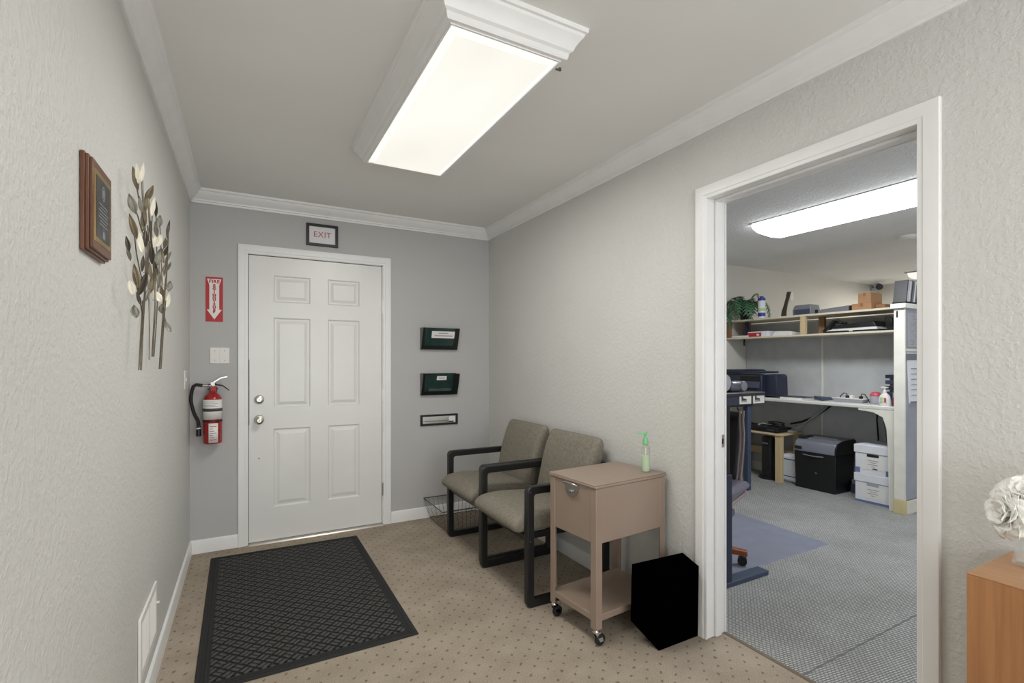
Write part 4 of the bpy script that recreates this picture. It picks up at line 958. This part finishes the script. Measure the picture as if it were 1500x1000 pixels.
# under the counter
t = thing('wooden_side_table', 'small pine corner table under the office counter', 'table', (5.15, 3.5, 0))
B().box(4.945, 5.345, 3.19, 3.87, .500, .520).build('table_top', 'pine', t, world=True, bevel=.002)
for x_, y_ in ((4.955, 3.20), (5.275, 3.20), (4.955, 3.80), (5.27, 3.80)):
    B().box(x_, x_+.06, y_, y_+.06, 0, .500).build('leg', 'pine_v', t, world=True, bevel=.002)
B().box(5.29, 5.31, 3.26, 3.80, .22, .30).build('rail', 'pine', t, world=True)
t = thing('recorder_box', 'black flat recorder box on the pine table', 'device', (5.08, 3.5, .52))
B().box(4.97, 5.22, 3.24, 3.70, .528, .575).build('case', 'black', t, world=True, bevel=.006)
for y_ in (3.28, 3.66): B().box(5.0, 5.2, y_-.012, y_+.012, .5205, .528).build('foot', 'rubber', t, world=True)
B().box(4.9685, 4.9705, 3.28, 3.36, .542, .556).build('indicator_panel', 'printer2', t, world=True)
cb = [(5.02+.05*math.cos(a*.9)*(.8+.04*a), 3.22+.05*math.sin(a*.9), .590+.003*a) for a in range(0, 20)]
tag(B().tube([(5.10+.055*math.cos(a*.55)*(1+.012*a), 3.34+.085*math.sin(a*.55), .582+.0016*a) for a in range(30)], .006, 6).build('cable_coil', 'black', smooth=60), 'black cable coil lying on the recorder box', 'cable')
tag(B().tube([(5.05,3.52,.580),(5.08,3.50,.594),(5.06,3.45,.600),(5.10,3.40,.590),(5.15,3.44,.592),(5.10,3.50,.602),(5.05,3.47,.606)], .007, 6).build('pale_cable', 'cable_w', smooth=60), 'pale cable bundle on top of the recorder box', 'cable')
tag(B().lathe([(.055, .5205), (.06, .526), (.055, .545), (.02, .552)], (5.20, 3.235, 0), 2, 20).build('network_puck', 'cable_w', smooth=50), 'pale round device at right end of pine table', 'device')
tag(B().tube([(5.335,2.90,.862),(5.325,2.97,.78),(5.31,3.06,.70),(5.29,3.14,.62),(5.24,3.21,.556)], .012, 8).build('cable', 'lgrey', smooth=60), 'grey cable slanting down to the pine table', 'cable')
tag(B().tube([(5.34,2.86,.862),(5.335,2.98,.76),(5.33,3.08,.69),(5.32,3.20,.63),(5.29,3.30,.60)], .009, 8).build('cable', 'dark', smooth=60), 'black cable slanting down beside the grey one', 'cable')
tag(B().tube([(5.34,2.47,.862),(5.335,2.475,.72),(5.34,2.465,.55),(5.34,2.47,.30),(5.335,2.475,.02)], .007, 8).build('cable', 'dark', smooth=60), 'black cable hanging straight below the power strip', 'cable')
tag(B().tube([(5.345,2.425,.862),(5.345,2.42,.70),(5.345,2.40,.55),(5.345,2.41,.30),(5.345,2.42,.02)], .003, 6).build('cable', 'grey', smooth=60), 'thin grey cable hanging under counter above boxes', 'cable')
tag(B().tube([(5.10,3.86,.86),(5.08,3.80,.72),(5.07,3.74,.64),(5.08,3.68,.60),(5.10,3.60,.585)], .006, 8).build('cable', 'dark', smooth=60), 'black cable curving down below the printer', 'cable')

t = thing('tower_heater', 'black tower heater under the pine table', 'heater', (5.07, 3.41, 0))
B().loft([[(5.07+rx*math.cos(2*PI*j/20), 3.41+ry*math.sin(2*PI*j/20), z_) for j in range(20)] for rx, ry, z_ in ((.085,.105,.004),(.085,.105,.025),(.06,.075,.036),(.058,.07,.10),(.058,.07,.44),(.05,.062,.462),(.02,.03,.466))]).build('body', 'black', t, world=True, smooth=50)
B().box(5.005, 5.014, 3.375, 3.445, .10, .36).build('grille', 'dark', t, world=True, bevel=.002)
B().box(5.004, 5.013, 3.375, 3.445, .385, .40).build('badge', 'grey', t, world=True)
t = thing('striped_storage_bag', 'white bag with blue bands behind the shredder', 'bag', (5.25, 3.15, 0))
B().box(5.09, 5.25, 3.085, 3.300, 0, .29).build('bag_body', 'boxwhite', t, world=True, bevel=.03, seg=4)
for z_ in (.055, .235): B().box(5.0885, 5.2515, 3.0835, 3.3015, z_, z_+.018).build('band', 'blue', t, world=True, bevel=.012, seg=3)
t = thing('paper_shredder', 'black paper shredder with silver head under counter', 'shredder', (5.14, 2.87, 0))
B().hexa([(5.0,2.674,.0),(5.32,2.674,.0),(5.32,3.065,.0),(5.0,3.065,.0)], [(4.99,2.668,.375),(5.325,2.668,.375),(5.325,3.072,.375),(4.99,3.072,.375)]).build('bin_body', 'black', t, world=True, bevel=.006)
B().prism([(4.985,.375),(5.335,.375),(5.335,.50),(5.30,.515),(5.10,.505),(5.01,.480),(4.985,.43)], 1, 2.672, 3.068).build('head', 'silver', t, world=True, bevel=.006)
B().prism([(4.983,.372),(5.337,.372),(5.337,.503),(5.302,.518),(5.10,.508),(5.008,.482),(4.983,.432)], 1, 2.660, 2.674).build('side_cap', 'black', t, world=True, bevel=.003)
B().box(5.16, 5.22, 2.74, 2.98, .505, .514).build('feed_slot', 'lgrey', t, world=True, bevel=.003)
B().box(4.981, 4.988, 2.99, 3.066, .395, .425).build('control_panel', 'dark', t, world=True)
B().box(5.05, 5.30, 2.985, 3.066, .498, .512).build('top_inset', 'navydark', t, world=True, bevel=.003)
B().tube([(4.987,2.78,.345),(4.980,2.86,.341),(4.980,2.90,.341),(4.987,2.98,.345)], .006, 8).build('grip', 'grey', t, world=True, smooth=50)
B().box(4.992, 4.996, 2.845, 2.865, .17, .18).build('logo_mark', 'grey', t, world=True)
tag(B().box(5.25, 5.33, 2.50, 2.655, .085, .125).build('paper_stack', 'grey'), 'grey stack lying between shredder and file boxes', 'paper')
tag(B().box(5.22, 5.335, 2.49, 2.65, .0, .084).build('flat_carton', 'printer2', bevel=.003), 'blue-grey carton on floor between shredder and file boxes', 'box')
def banker(z0, lab, upper):
    t = thing('file_box', lab, 'box', (5.16, 2.335, z0), 0, 'stacked white file boxes')
    y0, y1, x0, x1, h = 2.190, 2.482, 4.968, 5.350, .262
    B().box(x0, x1, y0, y1, z0, z0+h-.055).build('box_body', 'boxwhite', t, world=True, bevel=.002)
    B().box(x0-.006, x1+.004, y0-.006, y1+.010, z0+h-.072, z0+h).build('lid', 'boxwhite', t, world=True, bevel=.003)
    B().box(x0-.002, x0+.001, 2.29, 2.385, z0+.160, z0+.184).build('hand_hole', 'dark' if upper else 'lgrey', t, world=True)
    B().box(x0-.0015, x0+.001, 2.24, 2.43, z0+.045, z0+.152).build('label_card', 'signwhite', t, world=True)
    for i, (a, b_) in enumerate(((.26, .74), (.36, .64), (.30, .72), (.42, .58))):
        z_ = z0+.125-i*.018; B().box(x0-.0022, x0-.001, 2.24+.19*a, 2.24+.19*b_, z_, z_+.005).build('printed_line', 'greyink', t, world=True)
    if upper:
        B().box(x0-.0015, x0+.001, y0, y0+.045, z0+.008, z0+.055).build('blue_corner', 'boxblue', t, world=True)
        B().box(x0-.0015, x0+.001, y1-.040, y1, z0+.008, z0+.055).build('blue_corner', 'boxblue', t, world=True)
        B().box(x0-.0024, x0-.001, 2.30, 2.34, z0+.050, z0+.060).build('logo_mark', 'ink', t, world=True)
    else:
        B().box(x0-.0015, x0+.001, y0, y1, z0+.002, z0+.022).build('blue_stripe', 'boxblue', t, world=True)
banker(.0, 'lower white file box with blue bottom stripe on floor', False)
banker(.263, 'upper white file box with blue corners topmost of stack', True)

# standing desk near the doorway
DT = 1.106
t = thing('standing_desk', 'dark navy standing desk just inside the office doorway', 'desk', (2.4, 2.6, 0))
B().box(2.03, 2.712, 1.842, 3.10, DT-.020, DT).build('desk_top', 'navydark', t, world=True, bevel=.003)
B().box(2.05, 2.708, 1.846, 1.880, DT-.068, DT-.020).build('side_rail', 'navy', t, world=True, bevel=.002)
B().box(2.690, 2.708, 1.880, 3.08, DT-.068, DT-.020).build('front_rail', 'navydark', t, world=True)
for y0 in (1.862, 2.98):
    B().box(2.05, 2.772, y0, y0+.075, .0, .028).build('foot', 'bluegrey', t, world=True, bevel=.004)
    B().box(2.372, 2.446, y0+.004, y0+.062, .028, .640).build('leg', 'navy', t, world=True, bevel=.004)
    B().box(2.382, 2.436, y0+.012, y0+.054, .640, DT-.068).build('inner_column', 'black', t, world=True, bevel=.003)
for i, (x0, x1) in enumerate(((2.480, 2.582), (2.600, 2.702))):
    st = B().box(x0, x1, 1.8445, 1.846, DT-.064, DT-.003).build('sticker', 'signwhite', t, world=True)
    b = B().prism([(x0+.016, DT-.045), (x0+.06, DT-.045), (x0+.06, DT-.036), (x0+.030, DT-.030), (x0+.028, DT-.014), (x0+.016, DT-.014)], 1, 1.8432, 1.8445).box(x0+.014, x0+.062, 1.8432, 1.8445, DT-.052, DT-.048)
    b.build('sticker_mark', 'ink', t, world=True)
t = thing('desk_phone', 'dark desk gadget with clear domed end on standing desk', 'device', (2.42, 2.02, DT))
B().box(2.36, 2.475, 1.93, 2.05, DT, DT+.118).build('body', 'chairleather', t, world=True, bevel=.012, seg=3)
B().lathe([(.05, 1.935), (.052, 1.94), (.052, 1.99), (.05, 1.995)], (2.475, 0, DT+.055), 1, 20).build('dome', 'lgrey', t, world=True, smooth=40)
t = thing('desk_scanner', 'low dark rounded device at corner of standing desk', 'device', (2.6, 1.97, DT))
B().box(2.525, 2.63, 1.93, 2.01, DT, DT+.060).build('body', 'chairleather', t, world=True, bevel=.018, seg=4)
B().lathe([(.028, 1.925), (.030, 1.93), (.030, 2.0), (.028, 2.005)], (2.632, 0, DT+.033), 1, 18).build('end_cap', 'silver', t, world=True, smooth=40)

# second dark desk hidden further in, only its leg and cable loop show
t = thing('side_desk', 'blue-grey desk farther back with one thin leg visible', 'desk', (4.2, 3.4, 0))
B().box(3.55, 4.46, 3.165, 3.86, .845, .868).build('desk_top', 'navydark', t, world=True)
for x_, y_ in ((4.395, 3.175), (3.60, 3.175), (4.395, 3.78), (3.60, 3.78)):
    B().box(x_, x_+.05, y_, y_+.055, 0, .845).build('leg', 'bluegrey', t, world=True, bevel=.004)

# chair mat and office chair
tag(B().hexa([(2.10,1.962,0),(3.611,1.971,0),(3.690,3.10,0),(2.10,3.10,0)], [(2.10,1.965,.004),(3.607,1.974,.004),(3.686,3.097,.004),(2.10,3.097,.004)]).build('chair_mat', 'chairmat'), 'blue-grey vinyl chair mat on the office carpet', 'mat')
oc = Vector((2.570, 2.291, .004)); orz = math.radians(200)
t = thing('office_chair', 'mauve-grey office chair with wooden base behind standing desk', 'chair', oc, orz)
bpv = [(-.16, .50), (-.19, .58), (-.225, .70), (-.24, .80), (-.245, .90), (-.27, .955), (-.31, .95), (-.335, .88), (-.33, .76), (-.31, .63), (-.27, .52), (-.22, .475)]
B().cushion(bpv, -.27, .27, .05).build('backrest', 'black', t, smooth=60, sub=1)
for yy in (-.272, -.250, .250, .272):
    B().tube([(p[0]*.98-.005, yy*(1-.25*max(0, (p[1]-.80))), p[1]) for p in bpv[:6]], .007, 6).build('piping', 'arm', t, smooth=60)
spv = [(.30, .43), (.33, .46), (.31, .50), (.20, .525), (0, .515), (-.17, .52), (-.22, .50), (-.21, .45), (0, .44), (.2, .425)]
B().cushion(spv, -.325, .325, .04).build('seat', 'chairleather', t, smooth=60, sub=1)
B().cushion([(.28, .405), (.30, .43), (.20, .442), (0, .445), (-.18, .452), (-.20, .43), (0, .42), (.2, .40)], -.32, .32, .02).build('seat_trim', 'arm', t, smooth=60, sub=1)
B().box(-.16, .14, -.12, .25, .27, .335).build('tilt_mechanism', 'chairleather', t, bevel=.03, seg=4)
B().box(-.12, .10, -.08, .20, .215, .27).build('mechanism_cover', 'arm', t, bevel=.02, seg=4)
B().tube([(-.20,.10,.47),(-.21,.12,.38),(-.12,.10,.31)], .022, 8).build('back_support', 'black', t, smooth=60)
B().tube([(0,0,.25),(0,0,.44)], .03, 14).build('seat_post', 'black', t, smooth=60)
B().lathe([(.03, .10), (.03, .22), (.05, .24), (.09, .255)], (0,0,0), 2, 16).build('gas_column', 'black', t, smooth=40)
ab = math.atan2(2.03-oc.y, 2.755-oc.x)-orz
for i in range(5):
    a = ab+2*PI*i/5; ca_, sa_ = math.cos(a), math.sin(a); R = .33
    def PT(r_, w_, z_): return (r_*ca_-w_*sa_, r_*sa_+w_*ca_, z_)
    lg = B().hexa([PT(.0,-.03,.075), PT(R+.02,-.022,.060), PT(R+.02,.022,.060), PT(.0,.03,.075)], [PT(.0,-.028,.125), PT(R+.02,-.02,.092), PT(R+.02,.02,.092), PT(.0,.028,.125)]).build('base_arm', 'armwood', t, bevel=.005)
    c_ = PT(R-.01, 0, .0275)
    for w_ in (-.014, .014):
        q = Vector(PT(R-.01, w_, .0275)); n_ = Vector((-sa_, ca_, 0)); B().tube([q-n_*.009, q+n_*.009], .0275, 18).build('caster_wheel', 'black', lg, smooth=40)
    B().tube([PT(R-.005,0,.03), PT(R-.005,0,.07)], .008, 8).build('caster_stem', 'steel', lg)

# office ceiling things
t = thing('office_ceiling_light', 'long wraparound fluorescent light on office ceiling', 'ceiling light', (3.93, 1.9, ZC))
rings = []
WP = [(3.72, ZC-.002), (3.715, ZC-.03), (3.735, ZC-.055), (3.80, ZC-.085), (3.93, ZC-.095), (4.06, ZC-.085), (4.125, ZC-.055), (4.145, ZC-.03), (4.14, ZC-.002)]
WP = [(x_*1.0, z_) for x_, z_ in WP]
rings.append([(3.93+(x_-3.93)*.93, 2.66, ZC-(ZC-z_)*.75) for x_, z_ in WP]); rings.append([(x_, 2.62, z_) for x_, z_ in WP]); rings.append([(x_, 1.30, z_) for x_, z_ in WP]); rings.append([(3.93+(x_-3.93)*.93, 1.26, ZC-(ZC-z_)*.75) for x_, z_ in WP])
B().loft(rings).build('diffuser', 'lens_cool', t, world=True, smooth=50)
B().box(3.70, 4.16, 1.25, 2.67, ZC-.006, ZC-.0005).build('housing', 'lgrey', t, world=True)
t = thing('far_ceiling_light', 'warm ceiling light at far end of the office', 'ceiling light', (7.8, 2.57, ZC))
B().prism([(7.50, ZC-.012), (7.54, ZC-.06), (7.62, ZC-.075), (7.98, ZC-.075), (8.06, ZC-.06), (8.10, ZC-.012)], 1, 2.0, 3.14).build('diffuser', 'lens', t, world=True, bevel=.01)
B().box(7.48, 8.12, 1.98, 3.16, ZC-.012, ZC-.0005).build('housing', 'lgrey', t, world=True)
t = thing('smoke_detector', 'white round smoke detector on office ceiling', 'smoke detector', (5.32, 2.22, ZC))
B().lathe([(.065, -.001), (.065, -.018), (.05, -.032), (.02, -.036)], (0,0,0), 2, 24).build('cover', 'signwhite', t, smooth=40)
t = thing('security_camera', 'small black and white security camera in far office corner', 'camera', (8.2, 3.85, 2.36))
B().box(8.20, 8.30, 3.866, 3.899, 2.345, 2.425).build('junction_box', 'lgrey', t, world=True, bevel=.004)
B().tube([(8.25,3.87,2.395),(8.12,3.80,2.40),(8.02,3.72,2.385)], .014, 8).build('arm', 'black', t, world=True)
B().tube([(8.06,3.74,2.392),(7.86,3.62,2.345)], .042, 14).build('housing', 'lgrey', t, world=True, smooth=40)
B().tube([(7.865,3.623,2.346),(7.83,3.60,2.338)], .043, 14).build('lens_hood', 'black', t, world=True, smooth=40)
tag(B().box(6.24, 6.31, 3.893, 3.8995, 2.09, 2.20).build('outlet_plate', 'signwhite', bevel=.002), 'white wall plate high on the office wall', 'wall plate')
